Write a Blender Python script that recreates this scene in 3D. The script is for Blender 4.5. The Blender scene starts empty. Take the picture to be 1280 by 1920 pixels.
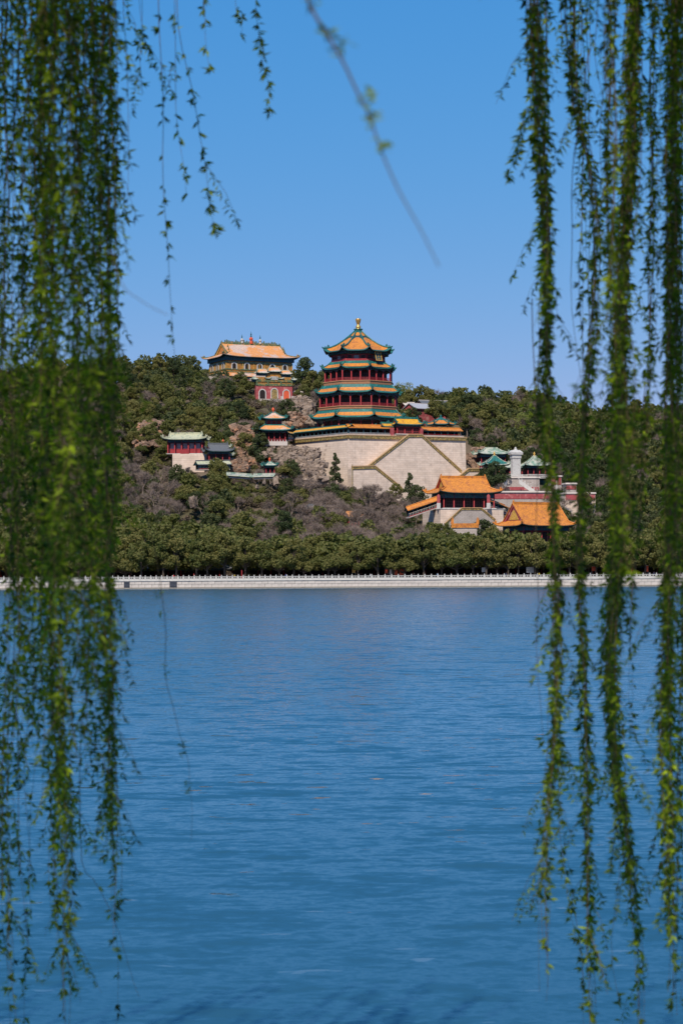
import bpy, math, random
import numpy as np
from mathutils import Vector, Matrix

# ------------------------------------------------------------------ camera, world, sun, exposure
S = bpy.context.scene
R = math.radians
F = 4000.0            # focal length in pixels of the 1280 x 1920 photograph
HX, HY = 640.0, 1082.0  # where the horizon and the view axis meet
CAMH = 3.0
ROLL = 0.0055
cam_d = bpy.data.cameras.new('camera')
cam = bpy.data.objects.new('camera', cam_d)
S.collection.objects.link(cam)
cam.location = (0, 0, CAMH)
cam.rotation_euler = (R(90), ROLL, 0)
cam_d.sensor_fit = 'VERTICAL'
cam_d.sensor_height = 36.0
cam_d.lens = F / 1920.0 * 36.0
cam_d.shift_y = (HY - 960.0) / 1920.0
cam_d.clip_start = 0.1
cam_d.clip_end = 9000
cam_d.dof.use_dof = True
cam_d.dof.focus_distance = 640
cam_d.dof.aperture_fstop = 6.7
S.camera = cam
SUN_EL, SUN_AZ = 49.0, 196.0      # azimuth clockwise from +Y: behind the camera, to the left
w = bpy.data.worlds.new('World'); S.world = w; w.use_nodes = True
nt = w.node_tree; nt.nodes.clear()
sky = nt.nodes.new('ShaderNodeTexSky'); sky.sky_type = 'NISHITA'; sky.sun_disc = False
sky.sun_elevation = R(SUN_EL); sky.sun_rotation = R(SUN_AZ)
sky.air_density = 0.85; sky.dust_density = 0.35; sky.ozone_density = 4.0; sky.altitude = 0
# one even grade for the whole sky: deeper blue aloft, softer towards the horizon
sepc = nt.nodes.new('ShaderNodeSeparateColor'); comc = nt.nodes.new('ShaderNodeCombineColor'); nt.links.new(sky.outputs[0], sepc.inputs[0])
def wmath(op, a, b):
    n = nt.nodes.new('ShaderNodeMath'); n.operation = op
    for i, v in enumerate((a, b)):
        if isinstance(v, (int, float)): n.inputs[i].default_value = v
        else: nt.links.new(v, n.inputs[i])
    return n.outputs[0]
for ch, (kk, ee) in enumerate(((.98, 1.5), (.552, .52), (.784, .22))):
    sv = wmath('MULTIPLY', sepc.outputs[ch], .11); mv = wmath('MINIMUM', sv, (.6, .9, .9)[ch])
    ov = wmath('ADD', wmath('MULTIPLY', wmath('POWER', mv, ee), kk), wmath('SUBTRACT', sv, mv))
    nt.links.new(wmath('DIVIDE', ov, .11), comc.inputs[ch])
bg = nt.nodes.new('ShaderNodeBackground'); bg.inputs['Strength'].default_value = 0.11
ow = nt.nodes.new('ShaderNodeOutputWorld')
nt.links.new(comc.outputs[0], bg.inputs[0])
nt.links.new(bg.outputs[0], ow.inputs[0])
sd = bpy.data.lights.new('sun', 'SUN'); sd.energy = 4.85; sd.angle = R(0.53); sd.color = (1.0, 0.91, 0.80)
so = bpy.data.objects.new('sun', sd); S.collection.objects.link(so)
sdir = Vector((math.sin(R(SUN_AZ)) * math.cos(R(SUN_EL)), math.cos(R(SUN_AZ)) * math.cos(R(SUN_EL)), math.sin(R(SUN_EL))))
so.rotation_euler = sdir.to_track_quat('Z', 'Y').to_euler(); so.location = sdir * 50
S.view_settings.view_transform = 'Standard'; S.view_settings.look = 'None'
S.view_settings.gamma = 1; S.view_settings.use_curve_mapping = False
S.view_settings.exposure = 0.0
S.render.engine = 'CYCLES'
S.cycles.max_bounces = 6; S.cycles.diffuse_bounces = 2; S.cycles.glossy_bounces = 3
S.cycles.transmission_bounces = 3; S.cycles.caustics_reflective = False; S.cycles.caustics_refractive = False
S.cycles.sample_clamp_indirect = 4
S.cycles.use_denoising = True

rng = random.Random(11)
nr = np.random.default_rng(5)

def P(px, py, Y):
    """a point of the place at depth Y seen at photograph pixel (px, py)"""
    dx, dy = px - HX, py - HY
    u = dx - ROLL * dy
    v = dy + ROLL * dx
    return Vector((u * Y / F, Y, CAMH - v * Y / F))
def U(px, Y): return (px - HX) * Y / F
def Zf(py, Y): return CAMH + (HY - py) * Y / F

# ------------------------------------------------------------------ helpers
def link(o): S.collection.objects.link(o); return o
def tag(o, label=None, cat=None, group=None, kind=None):
    if label: o['label'] = label
    if cat: o['category'] = cat
    if group: o['group'] = group
    if kind: o['kind'] = kind
    return o
def thing(name, label, cat, loc=(0, 0, 0), rz=0.0, group=None):
    o = bpy.data.objects.new(name, None); link(o); o.location = loc; o.rotation_euler = (0, 0, rz)
    o.empty_display_size = 0.5
    return tag(o, label, cat, group)

class MB:
    def __init__(s): s.v = []; s.f = []; s.m = []
    def add(s, vs, fs, m=0):
        b = len(s.v); s.v.extend([tuple(p) for p in vs])
        for i, f in enumerate(fs):
            s.f.append(tuple(b + k for k in f)); s.m.append(m if not isinstance(m, list) else m[i])
    def box(s, c, d, m=0, rz=0, taper=1.0):
        x, y, z = d[0] / 2, d[1] / 2, d[2] / 2
        cs, sn = math.cos(rz), math.sin(rz)
        vs = []
        for zz, t in ((-z, 1), (z, taper)):
            for xx, yy in ((-x, -y), (x, -y), (x, y), (-x, y)):
                xx *= t; yy *= t
                vs.append((c[0] + xx * cs - yy * sn, c[1] + xx * sn + yy * cs, c[2] + zz))
        s.add(vs, [(3, 2, 1, 0), (4, 5, 6, 7), (0, 1, 5, 4), (1, 2, 6, 5), (2, 3, 7, 6), (3, 0, 4, 7)], m)
    def poly(s, pts, m=0): s.add(pts, [tuple(range(len(pts)))], m)
    def extr(s, pts, d, m=0):
        n = len(pts); pts = [Vector(p) for p in pts]; d = Vector(d)
        vs = pts + [p + d for p in pts]
        fs = [tuple(range(n)), tuple(range(2 * n - 1, n - 1, -1))] + [(i, i + n, (i + 1) % n + n, (i + 1) % n) for i in range(n)]
        s.add(vs, fs, m)
    def tube(s, pts, rs, n=5, m=0, cap=True):
        pts = [Vector(p) for p in pts]
        if not hasattr(rs, '__len__'): rs = [rs] * len(pts)
        vs = []; fs = []
        for i, p in enumerate(pts):
            t = (pts[min(i + 1, len(pts) - 1)] - pts[max(i - 1, 0)])
            t = t.normalized() if t.length > 1e-9 else Vector((0, 0, 1))
            a = Vector((0, 0, 1)) if abs(t.z) < .9 else Vector((1, 0, 0))
            e1 = t.cross(a).normalized(); e2 = t.cross(e1)
            for k in range(n):
                an = 2 * math.pi * k / n
                vs.append(p + (e1 * math.cos(an) + e2 * math.sin(an)) * rs[i])
        for i in range(len(pts) - 1):
            for k in range(n):
                a, b = i * n + k, i * n + (k + 1) % n
                fs.append((a, b, b + n, a + n))
        if cap:
            fs.append(tuple(range(n - 1, -1, -1))); fs.append(tuple(range((len(pts) - 1) * n, len(pts) * n)))
        s.add(vs, fs, m)
    def lathe(s, prof, n=12, c=(0, 0, 0), m=0):
        vs = []; fs = []
        for r, z in prof:
            for k in range(n):
                a = 2 * math.pi * k / n
                vs.append((c[0] + r * math.cos(a), c[1] + r * math.sin(a), c[2] + z))
        for i in range(len(prof) - 1):
            for k in range(n):
                a, b = i * n + k, i * n + (k + 1) % n
                fs.append((a, b, b + n, a + n))
        fs.append(tuple(range(n - 1, -1, -1))); fs.append(tuple(range((len(prof) - 1) * n, len(prof) * n)))
        s.add(vs, fs, m)
    def grid(s, fn, us, vs_, m=0):
        b = []
        for v in vs_:
            for u in us: b.append(fn(u, v))
        nu = len(us); fs = []; ms = []
        for j in range(len(vs_) - 1):
            for i in range(nu - 1):
                fs.append((j * nu + i, j * nu + i + 1, (j + 1) * nu + i + 1, (j + 1) * nu + i))
                ms.append(m((us[i] + us[i + 1]) / 2, (vs_[j] + vs_[j + 1]) / 2) if callable(m) else m)
        s.add(b, fs, ms)
    def mesh(s, name, mats, smooth=False):
        me = bpy.data.meshes.new(name)
        me.from_pydata([tuple(p) for p in s.v], [], s.f)
        for mt in (mats if isinstance(mats, (list, tuple)) else [mats]): me.materials.append(mt)
        me.polygons.foreach_set('material_index', s.m)
        if smooth: me.polygons.foreach_set('use_smooth', [True] * len(s.f))
        me.update(); return me
    def build(s, name, mats, parent=None, smooth=False, **kw):
        return inst(name, s.mesh(name, mats, smooth), parent, **kw)
def inst(name, me, parent=None, loc=None, rot=None, scale=None, label=None, cat=None, group=None, kind=None):
    o = link(bpy.data.objects.new(name, me))
    if parent: o.parent = parent
    if loc is not None: o.location = loc
    if rot is not None: o.rotation_euler = rot
    if scale is not None: o.scale = scale if hasattr(scale, '__len__') else (scale,) * 3
    return tag(o, label, cat, group, kind)
def npmesh(name, V, Fq, mats, mi=None, smooth=False):
    """V (n,3); Fq (m,k) faces all of k corners"""
    V = np.asarray(V, dtype=np.float32); Fq = np.asarray(Fq, dtype=np.int32); m, k = Fq.shape
    me = bpy.data.meshes.new(name)
    me.vertices.add(len(V)); me.vertices.foreach_set('co', V.ravel())
    me.loops.add(m * k); me.loops.foreach_set('vertex_index', Fq.ravel())
    me.polygons.add(m)
    me.polygons.foreach_set('loop_start', np.arange(0, m * k, k, dtype=np.int32))
    me.polygons.foreach_set('loop_total', np.full(m, k, dtype=np.int32))
    for mt in (mats if isinstance(mats, (list, tuple)) else [mats]): me.materials.append(mt)
    if mi is not None: me.polygons.foreach_set('material_index', np.asarray(mi, dtype=np.int32))
    if smooth: me.polygons.foreach_set('use_smooth', np.ones(m, dtype=bool))
    me.update(calc_edges=True); return me

# ------------------------------------------------------------------ materials
def newmat(name):
    m = bpy.data.materials.new(name); m.use_nodes = True
    t = m.node_tree; b = t.nodes['Principled BSDF']
    return m, t, b
def N(t, ty, **kw):
    n = t.nodes.new(ty)
    for k, v in kw.items():
        if k in n.inputs: n.inputs[k].default_value = v
        else: setattr(n, k, v)
    return n
def mat(name, col, rough=.75, var=.25, scale=1.5, stretch=(1, 1, 1), col2=None, amt=.0, scale2=.3, bump=.0, metal=0, spec=.3, objrand=0.0, detail=5):
    m, t, b = newmat(name); L = t.links.new
    tc = N(t, 'ShaderNodeTexCoord'); mp = N(t, 'ShaderNodeMapping'); mp.inputs['Scale'].default_value = stretch
    L(tc.outputs['Object'], mp.inputs[0])
    n1 = N(t, 'ShaderNodeTexNoise', Scale=scale, Detail=detail, Roughness=.65); L(mp.outputs[0], n1.inputs['Vector'])
    mr = N(t, 'ShaderNodeMapRange'); mr.inputs[1].default_value = .3; mr.inputs[2].default_value = .7
    mr.inputs[3].default_value = 1 - var; mr.inputs[4].default_value = 1 + var; L(n1.outputs[0], mr.inputs[0])
    base = None
    rgb = N(t, 'ShaderNodeRGB'); rgb.outputs[0].default_value = (*col, 1); base = rgb.outputs[0]
    if col2:
        n2 = N(t, 'ShaderNodeTexNoise', Scale=scale2, Detail=6, Roughness=.6); L(mp.outputs[0], n2.inputs['Vector'])
        r2 = N(t, 'ShaderNodeMapRange'); r2.inputs[1].default_value = .62 - amt * .3; r2.inputs[2].default_value = .72 - amt * .3; L(n2.outputs[0], r2.inputs[0])
        mx = N(t, 'ShaderNodeMix', data_type='RGBA'); L(r2.outputs[0], mx.inputs[0]); L(base, mx.inputs[6]); mx.inputs[7].default_value = (*col2, 1)
        base = mx.outputs[2]
    mul = N(t, 'ShaderNodeVectorMath', operation='SCALE'); L(base, mul.inputs[0]); L(mr.outputs[0], mul.inputs['Scale'])
    out = mul.outputs[0]
    if objrand:
        oi = N(t, 'ShaderNodeObjectInfo'); r3 = N(t, 'ShaderNodeMapRange'); r3.inputs[3].default_value = 1 - objrand; r3.inputs[4].default_value = 1 + objrand
        L(oi.outputs['Random'], r3.inputs[0]); m3 = N(t, 'ShaderNodeVectorMath', operation='SCALE'); L(out, m3.inputs[0]); L(r3.outputs[0], m3.inputs['Scale']); out = m3.outputs[0]
    L(out, b.inputs['Base Color'])
    b.inputs['Roughness'].default_value = rough; b.inputs['Metallic'].default_value = metal
    b.inputs['Specular IOR Level'].default_value = spec
    if bump:
        bp = N(t, 'ShaderNodeBump', Strength=bump, Distance=.1); L(n1.outputs[0], bp.inputs['Height']); L(bp.outputs[0], b.inputs['Normal'])
    return m
def stonewall(name, col, joint, bw=2.4, bh=.8, stain=(.3, .24, .2)):
    """coursed masonry: joints and weather streaks, on upright faces of any bearing"""
    m, t, b = newmat(name); L = t.links.new
    tc = N(t, 'ShaderNodeTexCoord'); sp = N(t, 'ShaderNodeSeparateXYZ'); L(tc.outputs['Object'], sp.inputs[0])
    ad = N(t, 'ShaderNodeMath', operation='MULTIPLY_ADD'); L(sp.outputs[1], ad.inputs[0]); ad.inputs[1].default_value = .83; L(sp.outputs[0], ad.inputs[2])
    cb = N(t, 'ShaderNodeCombineXYZ'); L(ad.outputs[0], cb.inputs[0]); L(sp.outputs[2], cb.inputs[1])
    br = N(t, 'ShaderNodeTexBrick', Scale=1.0); L(cb.outputs[0], br.inputs[0])
    br.inputs['Color1'].default_value = (*col, 1); br.inputs['Color2'].default_value = (col[0] * .9, col[1] * .88, col[2] * .86, 1)
    br.inputs['Mortar'].default_value = (*joint, 1); br.inputs['Mortar Size'].default_value = .035
    br.inputs['Brick Width'].default_value = bw; br.inputs['Row Height'].default_value = bh
    n1 = N(t, 'ShaderNodeTexNoise', Scale=.35, Detail=8, Roughness=.65)
    mp = N(t, 'ShaderNodeMapping'); mp.inputs['Scale'].default_value = (1, 1, 1.2); L(tc.outputs['Object'], mp.inputs[0]); L(mp.outputs[0], n1.inputs['Vector'])
    r1 = N(t, 'ShaderNodeMapRange'); r1.inputs[1].default_value = .3; r1.inputs[2].default_value = .7; r1.inputs[3].default_value = .8; r1.inputs[4].default_value = 1.12; L(n1.outputs[0], r1.inputs[0])
    s1 = N(t, 'ShaderNodeVectorMath', operation='SCALE'); L(br.outputs[0], s1.inputs[0]); L(r1.outputs[0], s1.inputs['Scale'])
    mp2 = N(t, 'ShaderNodeMapping'); mp2.inputs['Scale'].default_value = (.55, .55, .07); L(tc.outputs['Object'], mp2.inputs[0])
    n2 = N(t, 'ShaderNodeTexNoise', Scale=1.3, Detail=7, Roughness=.7); L(mp2.outputs[0], n2.inputs['Vector'])
    r2 = N(t, 'ShaderNodeMapRange'); r2.inputs[1].default_value = .56; r2.inputs[2].default_value = .8; r2.inputs[4].default_value = .75; L(n2.outputs[0], r2.inputs[0])
    mx = N(t, 'ShaderNodeMix', data_type='RGBA'); L(r2.outputs[0], mx.inputs[0]); L(s1.outputs[0], mx.inputs[6]); mx.inputs[7].default_value = (*stain, 1)
    n3 = N(t, 'ShaderNodeTexNoise', Scale=.9, Detail=3); mp3 = N(t, 'ShaderNodeMapping'); mp3.inputs['Scale'].default_value = (.5, .5, 1.6); L(tc.outputs['Object'], mp3.inputs[0]); L(mp3.outputs[0], n3.inputs['Vector'])
    r3 = N(t, 'ShaderNodeMapRange'); r3.inputs[1].default_value = .70; r3.inputs[2].default_value = .74; r3.inputs[4].default_value = .5; L(n3.outputs[0], r3.inputs[0])
    mx2 = N(t, 'ShaderNodeMix', data_type='RGBA'); L(r3.outputs[0], mx2.inputs[0]); L(mx.outputs[2], mx2.inputs[6]); mx2.inputs[7].default_value = (.16, .12, .1, 1)
    L(mx2.outputs[2], b.inputs['Base Color']); b.inputs['Roughness'].default_value = .9; b.inputs['Specular IOR Level'].default_value = .15
    return m
def tilemat(name, col, col2, amt=.35, pale=None):
    return mat(name, col, rough=.48, var=.42, scale=2.8, col2=col2, amt=amt, scale2=.8, bump=.5, spec=.4, detail=8)

M = {}
M['orange'] = tilemat('glazed_orange_tile', (.56, .205, .03), (.40, .14, .035))
M['yellow'] = tilemat('glazed_yellow_tile', (.64, .32, .02), (.5, .21, .02))
M['worn'] = mat('worn_orange_tile', (.62, .27, .09), rough=.6, var=.3, scale=2, col2=(.52, .38, .30), amt=.5, scale2=.22, bump=.5)
M['green'] = tilemat('glazed_green_tile', (.016, .115, .10), (.04, .19, .15))
M['palegreen'] = mat('weathered_green_tile', (.17, .26, .19), rough=.6, var=.3, scale=2, col2=(.42, .42, .33), amt=.6, scale2=.6, bump=.5)
M['paletile'] = mat('pale_lichen_tile', (.44, .43, .28), rough=.7, var=.25, scale=3, col2=(.2, .25, .18), amt=.3, scale2=1.1, bump=.5)
M['grey_tile'] = mat('grey_clay_tile', (.11, .115, .12), rough=.8, var=.3, scale=3, bump=.5)
M['grey_light'] = mat('light_grey_roof', (.36, .36, .37), rough=.8, var=.15, scale=2)
M['red'] = mat('red_lacquer', (.30, .03, .035), rough=.55, var=.2, scale=1.2)
M['redwall'] = mat('faded_red_plaster', (.36, .075, .08), rough=.85, var=.25, scale=.8, col2=(.45, .2, .18), amt=.3, scale2=.4)
M['orangered'] = mat('orange_red_paint', (.62, .1, .04), rough=.6, var=.1)
M['blue'] = mat('painted_beam_blue', (.025, .055, .095), rough=.7, var=.5, scale=2.5, col2=(.03, .10, .09), amt=.55, scale2=1.5)
M['soffit'] = mat('soffit_paint', (.02, .05, .055), rough=.8, var=.3)
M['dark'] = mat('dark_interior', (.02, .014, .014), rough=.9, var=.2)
M['lattice'] = mat('lattice_wood', (.10, .045, .05), rough=.7, var=.35, scale=6)
M['paper'] = mat('window_paper', (.34, .36, .38), rough=.8, var=.3, scale=2)
M['gold'] = mat('gilt', (.72, .42, .12), rough=.32, var=.1, metal=.7)
M['goldp'] = mat('gold_paint', (.55, .32, .07), rough=.5, var=.45, scale=3)
M['ochre'] = mat('ochre_band', (.33, .16, .08), rough=.7, var=.25, scale=3)
M['coping'] = mat('glazed_olive_coping', (.16, .13, .055), rough=.5, var=.55, scale=2.4, col2=(.36, .24, .08), amt=.5, scale2=1.6)
M['capping'] = mat('yellow_capping', (.46, .29, .14), rough=.5, var=.2, scale=2)
M['stone'] = stonewall('terrace_masonry', (.73, .585, .47), (.50, .38, .3))
M['stone2'] = stonewall('grey_masonry', (.48, .42, .37), (.28, .22, .19), 1.2, .45)
M['marble'] = mat('white_marble', (.50, .48, .44), rough=.7, var=.14, scale=3, col2=(.4, .36, .33), amt=.3, scale2=.8)
M['block'] = mat('limestone_block', (.55, .49, .43), rough=.85, var=.16, scale=1.4, col2=(.42, .32, .28), amt=.15, scale2=1.3, objrand=.07)
M['footing'] = mat('wet_footing', (.27, .24, .19), rough=.8, var=.2)
M['cream'] = mat('cream_plaster', (.55, .48, .42), rough=.9, var=.1)
M['majolica'] = mat('glazed_majolica_wall', (.40, .18, .04), rough=.5, var=.45, scale=1.6, col2=(.14, .14, .05), amt=.3, scale2=.9)
M['majband'] = mat('glazed_green_band', (.10, .14, .07), rough=.5, var=.45, scale=2, col2=(.3, .17, .05), amt=.4, scale2=1)
M['rock'] = mat('ochre_rock', (.215, .14, .095), rough=.95, var=.5, scale=1.5, col2=(.36, .18, .10), amt=.35, scale2=.25, bump=1, objrand=.2)
M['rockgrey'] = mat('grey_rock', (.26, .195, .145), rough=.95, var=.5, scale=1.6, col2=(.2, .15, .12), amt=.4, scale2=.3, bump=1, objrand=.2)
M['bark'] = mat('bark', (.09, .07, .055), rough=.95, var=.3, scale=4)
M['twigm'] = mat('willow_twig', (.13, .08, .035), rough=.7, var=.3, scale=3)
M['sluice'] = mat('weathered_dark_timber', (.055, .06, .075), rough=.9, var=.35, scale=3)  # shade of the lake wall's shadow patches, put into the board colour
M['dirt'] = mat('hill_earth', (.12, .09, .062), rough=1, var=.4, scale=.12, col2=(.075, .065, .035), amt=.6, scale2=.06)
M['paving'] = mat('promenade_paving', (.3, .28, .25), rough=.95, var=.15)
M['bankm'] = mat('bank_earth', (.16, .12, .08), rough=1, var=.3, scale=.8, col2=(.07, .09, .03), amt=.6, scale2=.7)

def leafmat(name, cA, cB, trans=.25, objr=True, scale=.35, isl=(.75, 1.25)):
    """leaf colour varies from tree to tree and in drifts through the crown"""
    m, t, b = newmat(name); L = t.links.new
    oi = N(t, 'ShaderNodeObjectInfo'); geo = N(t, 'ShaderNodeNewGeometry')
    tc = N(t, 'ShaderNodeTexCoord')
    n1 = N(t, 'ShaderNodeTexNoise', Scale=scale, Detail=3, Roughness=.6); L(tc.outputs['Object'], n1.inputs['Vector'])
    ad = N(t, 'ShaderNodeMath', operation='MULTIPLY_ADD'); L(oi.outputs['Random'], ad.inputs[0]); ad.inputs[1].default_value = .6 if objr else .0
    r1 = N(t, 'ShaderNodeMapRange'); r1.inputs[1].default_value = .35; r1.inputs[2].default_value = .65; r1.inputs[4].default_value = .5 if objr else 1; L(n1.outputs[0], r1.inputs[0])
    L(r1.outputs[0], ad.inputs[2])
    mx = N(t, 'ShaderNodeMix', data_type='RGBA'); L(ad.outputs[0], mx.inputs[0]); mx.inputs[6].default_value = (*cA, 1); mx.inputs[7].default_value = (*cB, 1)
    r2 = N(t, 'ShaderNodeMapRange'); r2.inputs[3].default_value = isl[0]; r2.inputs[4].default_value = isl[1]; L(geo.outputs['Random Per Island'], r2.inputs[0])
    sc = N(t, 'ShaderNodeVectorMath', operation='SCALE'); L(mx.outputs[2], sc.inputs[0]); L(r2.outputs[0], sc.inputs['Scale'])
    b.inputs['Roughness'].default_value = .7; b.inputs['Specular IOR Level'].default_value = .12
    L(sc.outputs[0], b.inputs['Base Color'])
    tr = N(t, 'ShaderNodeBsdfTranslucent')
    s2 = N(t, 'ShaderNodeVectorMath', operation='MULTIPLY'); L(sc.outputs[0], s2.inputs[0]); s2.inputs[1].default_value = (1.3, 1.5, .6); L(s2.outputs[0], tr.inputs[0])
    ms = N(t, 'ShaderNodeMixShader'); ms.inputs[0].default_value = trans
    L(b.outputs[0], ms.inputs[1]); L(tr.outputs[0], ms.inputs[2]); L(ms.outputs[0], t.nodes['Material Output'].inputs[0])
    return m
M['leaf_ever'] = leafmat('evergreen_leaves', (.090, .110, .033), (.225, .196, .068), trans=.35)
M['leaf_dark'] = leafmat('cypress_leaves', (.050, .074, .033), (.10, .112, .046), trans=.33)
M['leaf_bush'] = leafmat('brush_twigs', (.15, .105, .085), (.11, .10, .05), trans=.1)
M['leaf_spring'] = leafmat('spring_leaves', (.2, .22, .05), (.26, .26, .09), trans=.3)
M['leaf_willow'] = leafmat('willow_leaves', (.042, .082, .010), (.25, .32, .014), trans=.36, objr=False, scale=2.2, isl=(.45, 1.7))  # dark and bright tones paint shaded and sunlit leaves into the colour
M['baretwig'] = mat('bare_twigs', (.205, .155, .125), rough=.95, var=.2, scale=1, objrand=.25)

# ------------------------------------------------------------------ water
def water_material():
    m, t, b = newmat('lake_water'); L = t.links.new
    geo = N(t, 'ShaderNodeNewGeometry')
    b.inputs['Base Color'].default_value = (.020, .080, .128, 1); b.inputs['Roughness'].default_value = .06
    b.inputs['IOR'].default_value = 1.33; b.inputs['Specular IOR Level'].default_value = .5
    acc = None
    # wave slopes, summed from swell to ripples
    for k, (sc, st, ax, ay) in enumerate(((.12, (.8, 1, 1), .10, .14), (.55, (.5, 1, 1), .24, .50), (1.6, (.5, 1, 1), .32, .70), (4.2, (.55, 1, 1), .3, .55), (12, (.8, 1, 1), .25, .35))):
        mp = N(t, 'ShaderNodeMapping'); mp.inputs['Scale'].default_value = st; mp.inputs['Rotation'].default_value = (0, 0, R((6, -9, 14, -4, 0)[k])); L(geo.outputs['Position'], mp.inputs[0])
        n = N(t, 'ShaderNodeTexNoise', Scale=sc, Detail=2.5, Roughness=.55, Distortion=.3); L(mp.outputs[0], n.inputs['Vector'])
        ma = N(t, 'ShaderNodeVectorMath', operation='MULTIPLY_ADD'); L(n.outputs['Color'], ma.inputs[0]); ma.inputs[1].default_value = (ax, ay, 0); ma.inputs[2].default_value = (-ax * .5, -ay * .5, 0)
        if acc is None: acc = ma.outputs[0]
        else:
            a = N(t, 'ShaderNodeVectorMath', operation='ADD'); L(acc, a.inputs[0]); L(ma.outputs[0], a.inputs[1]); acc = a.outputs[0]
    # short steep lee faces: the chop runs towards the near bank
    sx = N(t, 'ShaderNodeSeparateXYZ'); L(acc, sx.inputs[0]); ab = N(t, 'ShaderNodeMath', operation='ABSOLUTE'); L(sx.outputs[1], ab.inputs[0])
    ng = N(t, 'ShaderNodeMath', operation='MULTIPLY_ADD'); L(ab.outputs[0], ng.inputs[0]); ng.inputs[1].default_value = -.88; ng.inputs[2].default_value = -.018
    # now and then a crest leans the other way and mirrors the shore
    mpf = N(t, 'ShaderNodeMapping'); mpf.inputs['Scale'].default_value = (.45, 1, 1); L(geo.outputs['Position'], mpf.inputs[0])
    nf = N(t, 'ShaderNodeTexNoise', Scale=2.6, Detail=3, Roughness=.6); L(mpf.outputs[0], nf.inputs['Vector'])
    ng2 = N(t, 'ShaderNodeTexNoise', Scale=.12, Detail=2); L(mpf.outputs[0], ng2.inputs['Vector'])
    pm_ = N(t, 'ShaderNodeMath', operation='MULTIPLY_ADD'); L(ng2.outputs[0], pm_.inputs[0]); pm_.inputs[1].default_value = .35; L(nf.outputs[0], pm_.inputs[2])
    sb = N(t, 'ShaderNodeMath', operation='SUBTRACT'); L(pm_.outputs[0], sb.inputs[0]); sb.inputs[1].default_value = .83
    mxx = N(t, 'ShaderNodeMath', operation='MAXIMUM'); L(sb.outputs[0], mxx.inputs[0]); mxx.inputs[1].default_value = 0
    ad2 = N(t, 'ShaderNodeMath', operation='MULTIPLY_ADD'); L(mxx.outputs[0], ad2.inputs[0]); ad2.inputs[1].default_value = 3.2; L(ng.outputs[0], ad2.inputs[2])
    mn = N(t, 'ShaderNodeMath', operation='MINIMUM'); L(ad2.outputs[0], mn.inputs[0]); mn.inputs[1].default_value = .02
    cx = N(t, 'ShaderNodeCombineXYZ'); L(sx.outputs[0], cx.inputs[0]); L(mn.outputs[0], cx.inputs[1]); acc = cx.outputs[0]
    a = N(t, 'ShaderNodeVectorMath', operation='ADD'); L(acc, a.inputs[0]); a.inputs[1].default_value = (0, 0, 1)
    nn = N(t, 'ShaderNodeVectorMath', operation='NORMALIZE'); L(a.outputs[0], nn.inputs[0]); L(nn.outputs[0], b.inputs['Normal'])
    return m
wm = water_material()
mb = MB()
ys = [3.2 * (610 / 3.2) ** (i / 60) for i in range(61)]
ts = [-3.0, -1.5, -.8, -.4, -.2, 0, .2, .4, .8, 1.5, 3.0]
mb.grid(lambda a, y: (a * (y + 10), y, 0.0), ts, ys)
mb.build('lake_water', wm, smooth=True, kind='structure')
# the near bank under the camera and the willows
mb = MB()
def bankz(x, y):
    e = 3.6 + .5 * math.sin(x * .7) + .3 * math.sin(x * 1.9)
    k = max(0, min(1, (e + 1.2 - y) / 2.4)); k = k * k * (3 - 2 * k)
    return -.6 + 1.85 * k + .05 * math.sin(x * 2.3 + y)
mb.grid(lambda x, y: (x, y, bankz(x, y)), [-60 + i * 1.5 for i in range(81)], [-60, -40, -25, -15, -8, -4, -2, 0, 1, 1.8, 2.4, 2.8, 3.2, 3.6, 4, 4.4, 4.8, 5.5, 6.5])
mb.build('near_bank', M['bankm'], smooth=True, kind='structure')

# ------------------------------------------------------------------ hill terrain
RC = [(-3000, 25), (-900, 60), (-400, 78), (0, 83), (230, 87), (420, 85), (510, 85), (560, 83), (640, 80), (750, 71.5), (880, 72.5), (1000, 71), (1060, 68), (1130, 64), (1280, 65), (1700, 55), (4500, 15)]
YC = [(600, None), (622, None), (650, .075), (700, .20), (750, .40), (765, .45), (800, .60), (850, .84), (900, 1.0), (950, .97), (1050, .8), (1300, .3), (3000, 0)]
def lerp_tab(tab, x):
    if x <= tab[0][0]: return tab[0][1]
    for (a, va), (b, vb) in zip(tab, tab[1:]):
        if x <= b: return va + (vb - va) * (x - a) / (b - a)
    return tab[-1][1]
YT = [(y, (f if f is not None else .026)) for y, f in YC]
def vnoise(x, y):
    return (math.sin(x * .13 + 1.3) * math.sin(y * .11 + .4) + .5 * math.sin(x * .31 + y * .17) + .4 * math.sin(x * .07 - y * .29 + 2))
def terrain(x, y):
    u = HX + x / y * F
    r = lerp_tab(RC, u); f = lerp_tab(YT, y)
    z = 2.2 if y < 622 else r * f
    if y >= 622: z = max(2.2, z) + min(1, (y - 622) / 40) * vnoise(x, y) * 1.6 * min(1, 3000 / max(y, 1) - .5)
    if u < 590 and 700 < y < 800: z += 3.0 * math.sin((y - 700) / 100 * math.pi) * min(1, (590 - u) / 50)
    # cut level for the great terrace
    if 545 < u < 885 and 757 < y < 845: z = min(z, 30 + max(0, (y - 800)) * .5)
    return z
mb = MB()
xs = sorted(set([-1500, -1100, -800, -600, -450, -350] + [-280 + 5 * i for i in range(113)] + [350, 450, 600, 800, 1100, 1500]))
tys = [601.8, 604, 610, 618, 622.5] + [626 + 5 * i for i in range(75)] + [1020, 1060, 1120, 1200, 1300, 1500, 2000, 3000]
mb.grid(lambda x, y: (x, y, terrain(x, y)), xs, tys)
mb.build('hillside_ground', M['dirt'], smooth=True, kind='structure')
mb = MB(); mb.box((0, 611, 2.262), (1400, 17.4, .1)); mb.build('promenade_pavement', M['paving'], kind='structure')
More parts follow.
